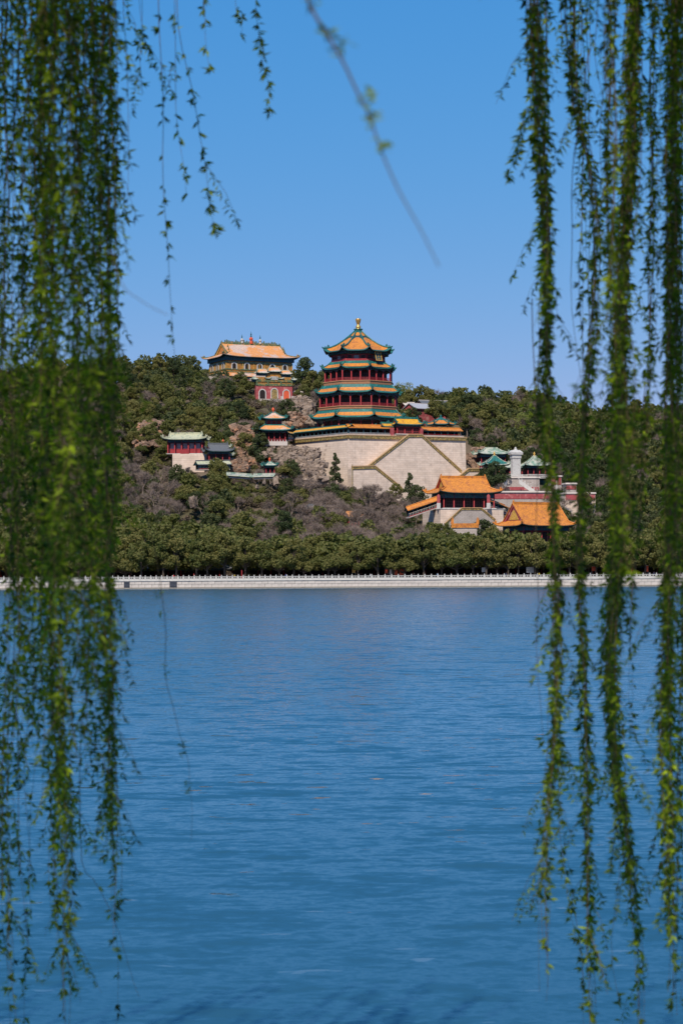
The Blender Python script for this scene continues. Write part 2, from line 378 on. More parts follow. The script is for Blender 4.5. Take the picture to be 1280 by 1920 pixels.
mb = MB(); mb.box((0, 3000, -.8), (16000, 4780, .2)); mb.build('far_plain', M['dirt'], kind='structure')
mb = MB(); mb.box((0, 600, -1.2), (16000, 1400, .2)); mb.build('lake_bed', M['footing'], kind='structure')

# ------------------------------------------------------------------ lake wall and balustrade
WT = 2.22
rw = thing('retaining_wall', 'long pale stone embankment wall along the far shore, just above the water', 'wall', (0, 600, 0))
mb = MB(); mb.box((0, 1.2, .6), (1500, 1.6, 3.0)); mb.build('wall_core', M['footing'], rw)
mb = MB(); mb.box((0, .12, .05), (1500, 1.1, .5)); mb.build('footing', M['footing'], rw)
mb = MB(); mb.box((0, .45, WT - .03), (1500, 1.3, .14)); mb.build('coping', M['marble'], rw)
bmesh_blocks = []
for k in range(6):
    b = MB(); j = [nr.uniform(-.03, .03) for _ in range(8)]
    wv = 1.80; hh = .84
    b.box((0, 0, 0), (wv, .5, hh), taper=1)
    b.v = [(x + nr.uniform(-.02, .02), y + nr.uniform(-.015, .015), z + nr.uniform(-.012, .012)) for x, y, z in b.v]
    bmesh_blocks.append(b.mesh('stone_block', M['block']))
for row in range(2):
    zc = .3 + .46 + row * .91
    for k in range(-60, 61):
        x = k * 1.87 + (.9 if row else 0)
        inst('stone_block', rng.choice(bmesh_blocks), rw, (x, .22 + rng.uniform(-.03, .03), zc), (0, 0, 0))
mb = MB()
for row in range(2):
    zc = .3 + .46 + row * .91
    for sgn in (-1, 1):
        for k in range(61, 220): mb.box((sgn * k * 1.87 + (.9 if row else 0), .22 + rng.uniform(-.03, .03), zc), (1.83, .5, .86))
mb.build('stone_blocks_beyond', M['block'], rw, kind='stuff')
# posts and panels
bl = thing('balustrade', 'white marble balustrade with pointed posts running along the top of the lake wall', 'balustrade', (0, 600, WT + .04))
mb = MB(); mb.box((0, 0, .48), (.26, .26, .96)); mb.lathe([(.14, .96), (.17, 1.0), (.10, 1.06), (.15, 1.15), (.16, 1.28), (.11, 1.42), (.03, 1.56)], 6)
post = mb.mesh('post', M['marble'])
def panel_mesh(wd):
    mb = MB(); n = 2
    mb.box((0, 0, .24), (wd, .14, .48)); mb.box((0, 0, 1.02), (wd, .18, .16))
    for k in (-1, 0, 1): mb.box((k * (wd / 2 - .09), 0, .73), (.18, .13, .42))
    mb.box((0, 0, .56), (wd, .12, .08))
    return mb.mesh('panel', M['marble'])
pm1, pm2 = panel_mesh(1.53 - .27), panel_mesh(1.86 - .27)
xb = U(548, 600)
def post_at(x, sp, pm):
    inst('post', post, bl, (x, .4, 0)); inst('panel', pm, bl, (x + sp / 2, .4, 0))
for k in range(85): post_at(xb - (k + 1) * 1.53, 1.53, pm1)
for k in range(68): post_at(xb + k * 1.86, 1.86, pm2)
# dark boards standing in for shadow patches on the lake wall
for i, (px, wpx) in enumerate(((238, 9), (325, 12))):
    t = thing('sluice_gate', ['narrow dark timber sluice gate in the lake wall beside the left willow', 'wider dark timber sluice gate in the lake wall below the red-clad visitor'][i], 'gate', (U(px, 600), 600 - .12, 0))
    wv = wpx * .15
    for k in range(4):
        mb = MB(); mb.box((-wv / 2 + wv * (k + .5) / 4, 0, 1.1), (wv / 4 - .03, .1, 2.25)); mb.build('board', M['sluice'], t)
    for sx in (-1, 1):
        mb = MB(); mb.box((sx * (wv / 2 + .06), .02, 1.1), (.12, .2, 2.3)); mb.build('post', M['sluice'], t)  # upright edges of the shadow patch, no real posts
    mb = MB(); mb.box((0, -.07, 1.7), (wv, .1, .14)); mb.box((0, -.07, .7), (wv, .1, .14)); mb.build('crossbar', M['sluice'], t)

# ------------------------------------------------------------------ roofs
def loft_roof(top, bot, zt, zb, parent, mats, pw=1.45, lift=1.2, flare=.035, thick=.24, topband=0.0, edge=.13, ridge_r=.24, hipmat=None, beasts=True, nu=14, nv=12, name='roof'):
    """mats: tile, edge band, soffit"""
    n = len(top); mb = MB(); hips = []
    us = [i / nu for i in range(nu + 1)]
    tv = sorted(set([0.0, 1.0] + ([topband] if topband else []) + [1 - edge] + [i / nv for i in range(nv + 1)]))
    for i in range(n):
        A0, A1, B0, B1 = top[i], top[(i + 1) % n], bot[i], bot[(i + 1) % n]
        def pt(s, t, dz=0):
            ax = A0[0] + (A1[0] - A0[0]) * s; ay = A0[1] + (A1[1] - A0[1]) * s
            bx = B0[0] + (B1[0] - B0[0]) * s; by = B0[1] + (B1[1] - B0[1]) * s
            x, y = ax + (bx - ax) * t, ay + (by - ay) * t
            c = abs(2 * s - 1); k = (c ** 5) * t ** 3
            return (x * (1 + flare * k), y * (1 + flare * k), zb + (zt - zb) * (1 - t) ** pw + lift * k - dz)
        mf = lambda s, t: 1 if (t > 1 - edge or t < topband) else 0
        mb.grid(lambda s, t: pt(s, t), us, tv, mf)
        mb.grid(lambda s, t: pt(1 - s, t, thick * (.4 + .6 * t)), us, [0, .5, .8, 1.0], 2)
        mb.grid(lambda s, t: pt(s, 1.0, thick * t), us, [0, .45, 1], lambda s, t: 1 if t < .4 else 2)
        hips.append([Vector(pt(0, t, -ridge_r * .6)) for t in [0, .2, .4, .6, .75, .85, .93, 1.0]])
    r = mb.build(name, mats[:3], parent, smooth=False)
    hm = hipmat or mats[1]
    for h in hips:
        if (h[-1] - h[0]).length < .5: continue
        m2 = MB(); rr = [ridge_r] * len(h); m2.tube(h, rr, 5)
        if beasts:
            tip = h[-1]; d = (h[-1] - h[-2]).normalized()
            m2.tube([tip, tip + d * .3 + Vector((0, 0, .15)), tip + d * .4 + Vector((0, 0, .5))], [ridge_r, ridge_r * .8, .08], 4)
            q = h[-3]; m2.tube([q, q + Vector((0, 0, ridge_r * 2 + .2)), q + Vector((d.x * .3, d.y * .3, ridge_r * 2 + .55))], [ridge_r * .9, ridge_r * 1.1, .1], 4)
            for k in range(3):
                q = h[-3].lerp(h[-1], .25 + .22 * k); m2.box((q.x, q.y, q.z + ridge_r + .12), (.22, .22, .45))
        m2.build('hip_ridge', [hm], parent)
    return r
def ring(r, n=8, off=None):
    o = math.pi / n if off is None else off
    return [(r * math.cos(2 * math.pi * k / n + o - math.pi / 2), r * math.sin(2 * math.pi * k / n + o - math.pi / 2)) for k in range(n)]
def rect(a, b): return [(-a, -b), (a, -b), (a, b), (-a, b)]

def hipgable(parent, a, b, z0, z1, mats, gable=.5, lift=.8, pw=1.35, ridge_r=.3, gmats=None, ridgemat=None, ends=True, finials=False):
    """hip-and-gable roof: ridge along x, eaves at +-a, +-b. mats: tile, edge, soffit"""
    yg = b * gable; c = a - (b - yg) * .95
    prof = lambda t: z0 + (z1 - z0) * (1 - t) ** pw
    zg = prof(gable)
    loft_roof(rect(c, yg), rect(a, b), zg, z0, parent, mats, pw=1.12, lift=lift, thick=.35, edge=.10 if mats[1] is not mats[0] else .1, ridge_r=ridge_r * .8, hipmat=ridgemat, nu=16, name='eave_roof')
    mb = MB(); tv = [i / 8 for i in range(9)]
    for sg in (-1, 1):
        mb.grid(lambda s, t: (sg * (-(c + .35) + 2 * (c + .35) * s), sg * -t * yg, prof(t * gable)), [i / 12 for i in range(13)], tv, lambda s, t: 1 if (mats[1] is not mats[0] and (s < .04 or s > .96)) else 0)
        mb.grid(lambda s, t: (sg * ((c + .35) - 2 * (c + .35) * s), sg * -t * yg, prof(t * gable) - .3), [0, 1], tv, 2)
    mb.build('roof', mats[:3], parent)
    gm = gmats or (M['red'], M['goldp'])
    for sg in (-1, 1):
        pr = [(t * yg, prof(t * gable) - .15) for t in tv]
        out = [(-y, z) for y, z in reversed(pr)] + [(y, z) for y, z in pr[1:]]
        m2 = MB(); m2.extr([(sg * (c - .25), y, z) for y, z in out], (sg * .2, 0, 0), 0)
        m2.build('gable', [gm[0]], parent)
        zc = zg + .25; h = (z1 - zg)
        tri = [(-yg * .5, zc), (yg * .5, zc), (yg * .12, zc + h * .5), (0, zc + h * .58), (-yg * .12, zc + h * .5)]
        m3 = MB(); m3.extr([(sg * (c - .04), y, z) for y, z in tri], (sg * .1, 0, 0), 0); m3.build('gable_panel', [gm[1]], parent)
        for s2 in (-1, 1):
            m4 = MB(); m4.tube([(sg * (c + .38), s2 * y, z + .28) for y, z in pr], ridge_r * .75, 5); m4.build('verge_ridge', [ridgemat or mats[1]], parent)
            m5 = MB(); m5.extr([(sg * (c + .02), s2 * y, z) for y, z in pr] + [(sg * (c + .02), s2 * y * .93, z - .75) for y, z in reversed(pr)], (sg * .3, 0, 0)); m5.build('barge_board', [gm[0]], parent)
    m6 = MB(); m6.box((0, 0, z1 + .22), (2 * c + .9, ridge_r * 1.5, .7)); m6.build('main_ridge', [ridgemat or mats[1]], parent)
    if ends:
        for sg in (-1, 1):
            m7 = MB(); x = sg * (c + .1)
            e_ = .6; m7.extr([(x - sg * .9 * e_, -.15, z1 + .35), (x + sg * .5 * e_, -.15, z1 + .1), (x + sg * .45 * e_, -.15, z1 + 1.2 * e_), (x + sg * .1 * e_, -.15, z1 + 1.9 * e_), (x - sg * .5 * e_, -.15, z1 + 1.7 * e_), (x - sg * .1 * e_, -.15, z1 + 1.3 * e_), (x - sg * .35 * e_, -.15, z1 + .9 * e_)], (0, .3, 0))
            m7.build('ridge_ornament', [ridgemat or mats[1]], parent)
    return c

colmesh = {}
def column(parent, x, y, z0, h, r=.22, m='red'):
    k = (m, round(h, 1), r)
    if k not in colmesh:
        b = MB(); b.lathe([(r * 1.3, 0), (r * 1.3, .15), (r, .2), (r * .94, h)], 8); colmesh[k] = b.mesh('column', M[m], True)
    return inst('column', colmesh[k], parent, (x, y, z0))
def panel_window(parent, c, w, h, rz, frame='lattice', glass='dark', bars=3, name='window', t=.12):
    m1 = MB(); m1.box((0, 0, 0), (w, .06, h)); 
    m2 = MB(); f = min(.14, w * .12)
    for s in (-1, 1):
        m2.box((s * (w / 2 - f / 2), -.06, 0), (f, t, h)); m2.box((0, -.055, s * (h / 2 - f / 2)), (w - 2 * f, t, f))
    for k in range(1, bars): m2.box((-w / 2 + w * k / bars, -.05, 0), (.08, .07, h - 2 * f))
    for k in (1, 2): m2.box((0, -.045, -h / 2 + h * k / 3), (w - 2 * f, .06, .07))
    a = m1.build(name, M[glass], parent, loc=c, rot=(0, 0, rz)); b = m2.build('lattice', M[frame], a)
    return a

def rail(parent, p0, p1, z, h=.9, m='red', bal=.35, name='railing', r=.06):
    mb = MB(); p0 = Vector(p0); p1 = Vector(p1); L = (p1 - p0).length; d = (p1 - p0) / L; rz = math.atan2(d.y, d.x); c = (p0 + p1) / 2
    mb.box((c.x, c.y, z + h), (L, .12, .12), rz=rz); mb.box((c.x, c.y, z + h * .5), (L, .08, .08), rz=rz); mb.box((c.x, c.y, z + .08), (L, .12, .16), rz=rz)
    n = max(2, int(L / bal))
    for k in range(n + 1):
        q = p0 + d * (L * k / n); mb.box((q.x, q.y, z + h / 2), (.08, .08, h - .16), rz=rz)
    return mb.build(name, M[m], parent)

# ------------------------------------------------------------------ the octagonal tower
BZ = 54.6
TX = P(671.5, 640, 800).x
tower = thing('pagoda_tower', 'tall octagonal red tower with four orange and green tiled roofs', 'tower', (TX, 800, BZ), R(-5))
def z_(py, Yd): return Zf(py, Yd) - BZ
ap = lambda r: r * math.cos(math.pi / 8)      # corner radius -> apothem
cr = lambda a: a / math.cos(math.pi / 8)
TM = (M['orange'], M['green'], M['soffit'])
def oct_prism(parent, name, a, z0, z1, m, a2=None):
    mb = MB(); r1 = cr(a); r2 = cr(a2) if a2 else r1
    A = ring(r1); B = ring(r2)
    vs = [(x, y, z0) for x, y in A] + [(x, y, z1) for x, y in B]
    mb.add(vs, [tuple(range(7, -1, -1)), tuple(range(8, 16))] + [(i, (i + 1) % 8, (i + 1) % 8 + 8, i + 8) for i in range(8)])
    return mb.build(name, M[m], parent)
oct_prism(tower, 'plinth', 16.2, 0, .9, 'marble')
def tier(a_col, z0, z1, a_in, ncol=4, railing=True, arch=True):
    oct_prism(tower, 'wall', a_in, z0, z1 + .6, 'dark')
    L = 2 * a_col * math.tan(math.pi / 8); H = z1 - z0
    for k in range(8):
        an = -math.pi / 2 + k * math.pi / 4; nx, ny = math.cos(an), math.sin(an); tx, ty = -ny, nx
        for j in range(ncol - 1):
            s = (-.5 + j / (ncol - 1)) * L
            column(tower, nx * a_col + tx * s, ny * a_col + ty * s, z0, H, .24)
        if railing:
            rail(tower, (nx * (a_col + .12) - tx * L * .49, ny * (a_col + .12) - ty * L * .49), (nx * (a_col + .12) + tx * L * .49, ny * (a_col + .12) + ty * L * .49), z0, 1.05)
        # painted beam with bracket drops between the columns
        mb = MB(); n = ncol - 1
        for j in range(n):
            x0 = -L / 2 + L * j / n + .2; x1 = x0 + L / n - .4; pts = [(x0, z1)]
            for q in range(9):
                t = q / 8; pts.append((x0 + (x1 - x0) * t, z1 - .35 - .75 * abs(2 * t - 1) ** 3))
            pts.append((x1, z1))
            mb.extr([(nx * (a_col - .08) + tx * x, ny * (a_col - .08) + ty * x, z) for x, z in pts], (nx * .16, ny * .16, 0))
        mb.build('beam', M['blue'], tower)
        Li = 2 * a_in * math.tan(math.pi / 8)
        for j in range(3):
            s = (-1 + j) * Li / 3
            panel_window(tower, (nx * (a_in + .06) + tx * s, ny * (a_in + .06) + ty * s, z0 + H * .5), Li / 3 - .45, H * .8, an + math.pi / 2, 'lattice', 'dark', 4)
def brackets(a0, a1, z0, z1):
    mb = MB(); oct_prism(tower, 'eave_frieze', a0, z0, z1, 'blue', a1)
    for k in range(8):
        an = -math.pi / 2 + k * math.pi / 4; nx, ny = math.cos(an), math.sin(an); tx, ty = -ny, nx
        am = (a0 + a1) / 2 + .15; L = 2 * am * math.tan(math.pi / 8); n = int(L / .9)
        for j in range(n):
            s = (-.5 + (j + .5) / n) * L
            mb.box((nx * am + tx * s, ny * am + ty * s, (z0 + z1) / 2), (.35, .8, (z1 - z0) * .9), rz=an + math.pi / 2)
    mb.build('bracket_set', M['blue'], tower)
# ground storey
tier(14.9, .9, z_(784, 785), 12.6, railing=False)
brackets(14.9, 16.2, z_(786, 785), z_(781.5, 784))
loft_roof(ring(cr(14.3)), ring(18.5), z_(766.5, 786), z_(781.5, 783), tower, TM, pw=1.2, lift=1.1, topband=.34, edge=.24, nv=10)
# second storey
oct_prism(tower, 'balcony', 14.5, z_(766.3, 786), z_(761, 786), 'ochre')
oct_prism(tower, 'balcony_edge', 14.75, z_(761.6, 786), z_(760.6, 786), 'capping')
tier(14.0, z_(760.4, 786), z_(738, 786), 12.0)
brackets(13.4, 14.9, z_(739.5, 786), z_(734, 785))
loft_roof(ring(cr(12.9)), ring(16.5), z_(720, 787), z_(734.5, 784.7), tower, TM, pw=1.2, lift=1.1, topband=.34, edge=.24, nv=10)
# third storey
oct_prism(tower, 'balcony', 12.6, z_(719.8, 787.5), z_(713.5, 787.5), 'ochre')
oct_prism(tower, 'balcony_edge', 12.85, z_(714, 787.5), z_(713, 787.5), 'capping')
tier(12.1, z_(713, 788), z_(691, 788), 10.2)
brackets(11.4, 13.0, z_(692, 788), z_(687.5, 787))
loft_roof(ring(cr(9.9)), ring(14.2), z_(676, 790), z_(689, 786.6), tower, TM, pw=1.2, lift=1.1, topband=.34, edge=.24, nv=10)
# top storey
oct_prism(tower, 'wall', 9.3, z_(677, 790), z_(656, 790), 'red')
brackets(9.6, 11.4, z_(663, 790), z_(655.5, 789))
for k in range(8):
    an = -math.pi / 2 + k * math.pi / 4; nx, ny = math.cos(an), math.sin(an); tx, ty = -ny, nx
    L = 2 * 9.35 * math.tan(math.pi / 8)
    for j in range(3):
        s = (-1 + j) * L / 3.1
        panel_window(tower, (nx * 9.42 + tx * s, ny * 9.42 + ty * s, z_(669.3, 790)), L / 3 - (.5 if j == 1 else .9), 1.7, an + math.pi / 2, 'lattice', 'paper' if j == 1 else 'dark', 5)
    mb = MB(); mb.box((nx * 9.75, ny * 9.75, z_(674.2, 790)), (L * .96, .3, .9), rz=an + math.pi / 2); mb.build('parapet', M['red'], tower)
    for j in (-1, 1): column(tower, nx * 9.5 + tx * L * .5 * j, ny * 9.5 + ty * L * .5 * j, z_(676, 790), z_(661, 790) - z_(676, 790), .26)
loft_roof(ring(1.1), ring(13.2), z_(621, 800), z_(656.5, 788), tower, TM, pw=1.32, lift=1.5, flare=.045, edge=.1, ridge_r=.3, nv=14, topband=.06)
mb = MB(); mb.lathe([(1.5, -.8), (1.4, .5), (1.7, .7), (1.7, 1.0)], 12, (0, 0, z_(622, 800))); mb.build('finial_seat', M['green'], tower)
mb = MB(); mb.lathe([(1.1, 0), (1.25, .25), (1.25, .5), (.8, .6), (.95, .9), (1.0, 1.3), (.75, 1.75), (.5, 1.95), (.55, 2.2), (.8, 3.0), (1.0, 3.8), (1.05, 4.2), (.9, 4.35), (.3, 4.4)], 16, (0, 0, z_(619.5, 800)))
mb.build('finial', M['gold'], tower, smooth=True)
# name board on the face right of centre
an = -math.pi / 2 + math.pi / 4; nx, ny = math.cos(an), math.sin(an)
pq = bpy.data.objects.new('plaque', None); link(pq); pq.parent = tower; pq.location = (nx * 11.3, ny * 11.3, z_(667, 789)); pq.rotation_euler = (R(-16), 0, an + math.pi / 2)
mb = MB(); mb.box((0, 0, 0), (2.9, .2, 3.4)); mb.build('board', M['blue'], pq)
mb = MB()
for s in (-1, 1): mb.box((s * 1.35, -.18, 0), (.25, .2, 3.7)); mb.box((0, -.17, s * 1.72), (2.4, .2, .25))
for k in range(3):      # three upright gilt characters, worn to simple strokes
    zc = 1.05 - k * 1.05
    mb.box((0, -.14, zc), (1.0, .08, .1)); mb.box((0, -.135, zc + .28), (.7, .08, .09)); mb.box((.05, -.13, zc - .3), (.8, .08, .09)); mb.box((-.05, -.125, zc), (.1, .08, .78))
mb.build('gilt_lettering', M['goldp'], pq)

# ------------------------------------------------------------------ the great terrace
def XY(px, Y): return (P(px, 815, Y).x, Y)
A_, B_, C_ = XY(545, 793), XY(653, 765), XY(872, 783)
D_, E_ = (C_[0] - 14, 838), (A_[0] + 10, 842)
TZ0, TZ1 = 22.0, Zf(821, 765)
ter = thing('stone_terrace', 'huge pale stone terrace with crossed stair walls carrying the octagonal tower', 'terrace', (0, 0, 0))
def inset(poly, k):
    cx = sum(p[0] for p in poly) / len(poly); cy = sum(p[1] for p in poly) / len(poly)
    return [(cx + (x - cx) * k, cy + (y - cy) * k) for x, y in poly]
tp = [A_, B_, C_, D_, E_]
mb = MB(); n = 5; base = inset(tp, 1.015)
mb.add([(x, y, TZ0) for x, y in base] + [(x, y, TZ1) for x, y in tp], [tuple(range(4, -1, -1)), tuple(range(5, 10))] + [(i, (i + 1) % 5, (i + 1) % 5 + 5, i + 5) for i in range(5)])
mb.build('terrace_wall', M['stone'], ter)
mb = MB(); t2 = inset(tp, .985); mb.add([(x, y, TZ1 + .003) for x, y in t2] + [(x, y, BZ) for x, y in t2], [tuple(range(4, -1, -1)), tuple(range(5, 10))] + [(i, (i + 1) % 5, (i + 1) % 5 + 5, i + 5) for i in range(5)])
mb.build('terrace_floor', M['stone2'], ter)
def coping(p0, p1, parent, w=.9, h=1.15, ha=.28):
    """glazed olive wall top with a yellow capping, along a 3D line through its upper edge"""
    p0, p1 = Vector(p0), Vector(p1); d = (p1 - p0); hd = Vector((d.x, d.y, 0)).normalized(); nn = Vector((hd.y, -hd.x, 0))
    for (a, b, hw, m, nm) in ((-h, -ha, w / 2, 'coping', 'coping'), (-ha, 0, w / 2 + .14, 'capping', 'capping')):
        mb = MB(); q = []
        for p in (p0, p1):
            q.append([p + nn * s * hw + Vector((0, 0, zz)) for zz, s in ((a, -1), (a, 1), (b, 1), (b, -1))])
        mb.add(q[0] + q[1], [(0, 1, 2, 3), (7, 6, 5, 4)] + [(i, i + 4, (i + 1) % 4 + 4, (i + 1) % 4) for i in range(4)])
        mb.build(nm, M[m], parent)
cz = TZ1 + 1.1
for a, b in ((A_, B_), (B_, C_), (C_, D_)):
    va, vb = Vector(a), Vector(b)
    coping((va.x, va.y - .05, cz), (vb.x, vb.y - .05, cz), ter, 1.0, 1.25, .22)
# stair walls in front of the main face
Bv, Cv = Vector((B_[0], B_[1], 0)), Vector((C_[0], C_[1], 0)); fd = (Cv - Bv).normalized(); fn = Vector((fd.y, -fd.x, 0))
def onface(px, py, off):
    ray = P(px, py, 1000.0) - Vector((0, 0, CAMH)); o = Vector((0, 0, CAMH)); q = Bv + fn * off
    t = (q - o).dot(fn) / ray.dot(fn); return o + ray * t
def stairwall(pts, off, depth, ncop, nm='stair_wall', zb=24.0):
    top = [onface(px, py, off) for px, py in pts]
    poly = [Vector((top[0].x, top[0].y, zb))] + top + [Vector((top[-1].x, top[-1].y, zb))]
    mb = MB(); mb.extr([p - Vector((0, 0, .9)) if 0 < i <= len(top) else p for i, p in enumerate(poly)], -fn * depth)
    mb.build(nm, M['stone'], ter)
    for a, b in zip(top, top[1:]): coping(a - fn * .2, b - fn * .2, ter, .9, 1.25, .35)
stairwall([(691, 871.5), (766, 813.5), (790, 813.5), (865, 881.5)], 4.4, 4.2, 3)
stairwall([(660, 873.5), (703, 872.5), (753, 913)], 8.6, 4.1, 2)
stairwall([(849, 901), (878, 877.5), (897, 877.5)], 8.6, 4.1, 2)
mb = MB()
for px in (660.5, 897): 
    q = onface(px, 905, 8.64); mb.box((q.x, q.y, q.z), (.3, .3, 13))
mb.build('drain_pipe', M['coping'], ter)

# ------------------------------------------------------------------ covered galleries
def gallery(label, p0, p1, h, depth, roof_rise, tile='orange', edge='green', post='blue', base_m='red', name='covered_gallery', nb=None, over=.55, lattice='paper', cat='gallery', group=None, front=-1, railm='paper'):
    p0 = Vector(p0); p1 = Vector(p1); dx = p1 - p0; L = math.hypot(dx.x, dx.y); rz = math.atan2(dx.y, dx.x); sl = dx.z / L
    g = thing(name, label, cat, p0, rz, group)
    sh = lambda x, y, z: (x, y, z + sl * x)
    def sbox(nm, x0, x1, y0, y1, z0, z1, m, mb=None):
        own = mb is None; mb = mb or MB()
        vs = [sh(x, y, z) for z in (z0, z1) for x, y in ((x0, y0), (x1, y0), (x1, y1), (x0, y1))]
        mb.add(vs, [(3, 2, 1, 0), (4, 5, 6, 7), (0, 1, 5, 4), (1, 2, 6, 5), (2, 3, 7, 6), (3, 0, 4, 7)])
        return mb.build(nm, M[m], g) if own else None
    d = depth
    sbox('floor', 0, L, 0, d, -.3, .05, 'stone2')
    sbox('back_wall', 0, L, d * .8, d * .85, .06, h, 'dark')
    sbox('beam', 0, L, .02, .3, h - .55, h, 'blue')
    nb = nb or max(2, int(L / 2.6))
    for k in range(nb + 1):
        x = L * k / nb; mb = MB(); vs = [sh(x + a * .12, .16 + b * .12, z) for z in (0, h - .56) for a, b in ((-1, -1), (1, -1), (1, 1), (-1, 1))]
        mb.add(vs, [(0, 1, 5, 4), (1, 2, 6, 5), (2, 3, 7, 6), (3, 0, 4, 7)]); mb.build('post', M[post], g)
    sbox('sill_board', 0, L, .04, .14, .05, .32, base_m)
    mb = MB(); k = 0; x = .3
    while x < L - .2:
        sbox('', x, x + .09, .0, .08, .34, 1.05, '', mb); x += .55
    sbox('', 0, L, -.01, .09, 1.06, 1.16, '', mb); mb.build('railing', M[railm], g)
    # roof
    mb = MB(); n = 7
    def prof(t): return h + roof_rise * (1 - abs(t)) ** 1.25
    for sg in (-1, 1):
        mb.grid(lambda s, t: sh(-over + (L + 2 * over) * (s if sg < 0 else 1 - s), d / 2 + sg * t * (d / 2 + over), prof(t)), [0, .5, 1], [0, .1, .3, .5, .7, .85, 1], lambda s, t: 1 if t > .86 or t < .08 else 0)
        mb.grid(lambda s, t: sh(-over + (L + 2 * over) * (1 - s if sg < 0 else s), d / 2 + sg * t * (d / 2 + over), prof(t) - .22), [0, 1], [0, .5, 1], 2)
        mb.add([sh(-over, d / 2 + sg * (d / 2 + over), h), sh(L + over, d / 2 + sg * (d / 2 + over), h), sh(L + over, d / 2 + sg * (d / 2 + over), h - .22), sh(-over, d / 2 + sg * (d / 2 + over), h - .22)], [(0, 1, 2, 3)], 1)
    for x in (-over * .5, L + over * .5):
        mb.add([sh(x, d / 2 - d / 2 - over * .8, h - .1), sh(x, d + over * .8, h - .1), sh(x, d / 2, h + roof_rise)], [(0, 1, 2)], 2)
    mb.build('roof', [M[tile], M[edge], M['soffit']], g)
    mb = MB(); mb.tube([sh(-over, d / 2, h + roof_rise + .08), sh(L + over, d / 2, h + roof_rise + .08)], .16, 4); mb.build('ridge', M[edge if edge != 'orange' else 'orange'], g)
    return g
gz = TZ1 + 1.0
A3, B3 = Vector((A_[0] + 1, A_[1] + 1.5, gz)), Vector((B_[0] - .3, B_[1] + 1.6, gz))
gallery('orange-roofed covered gallery along the left flank of the great terrace', A3, B3, 2.9, 3.2, 1.1, 'yellow', 'green')
G0 = onface(736, 808, -1.6); G1 = onface(788, 808, -1.6)
gallery('orange-roofed covered gallery left of the red gatehouse on the terrace edge', (B_[0] + .3, B_[1] + 1.7, gz), (G0.x - .2, G0.y, gz), 2.9, 3.2, 1.1, 'orange', 'orange')
gallery('orange-roofed covered gallery right of the red gatehouse on the terrace edge', (G1.x + .3, G1.y, gz), (C_[0] - 1.5, C_[1] + 1.2, gz), 2.6, 3.2, 1.0, 'orange', 'orange', railm='red')

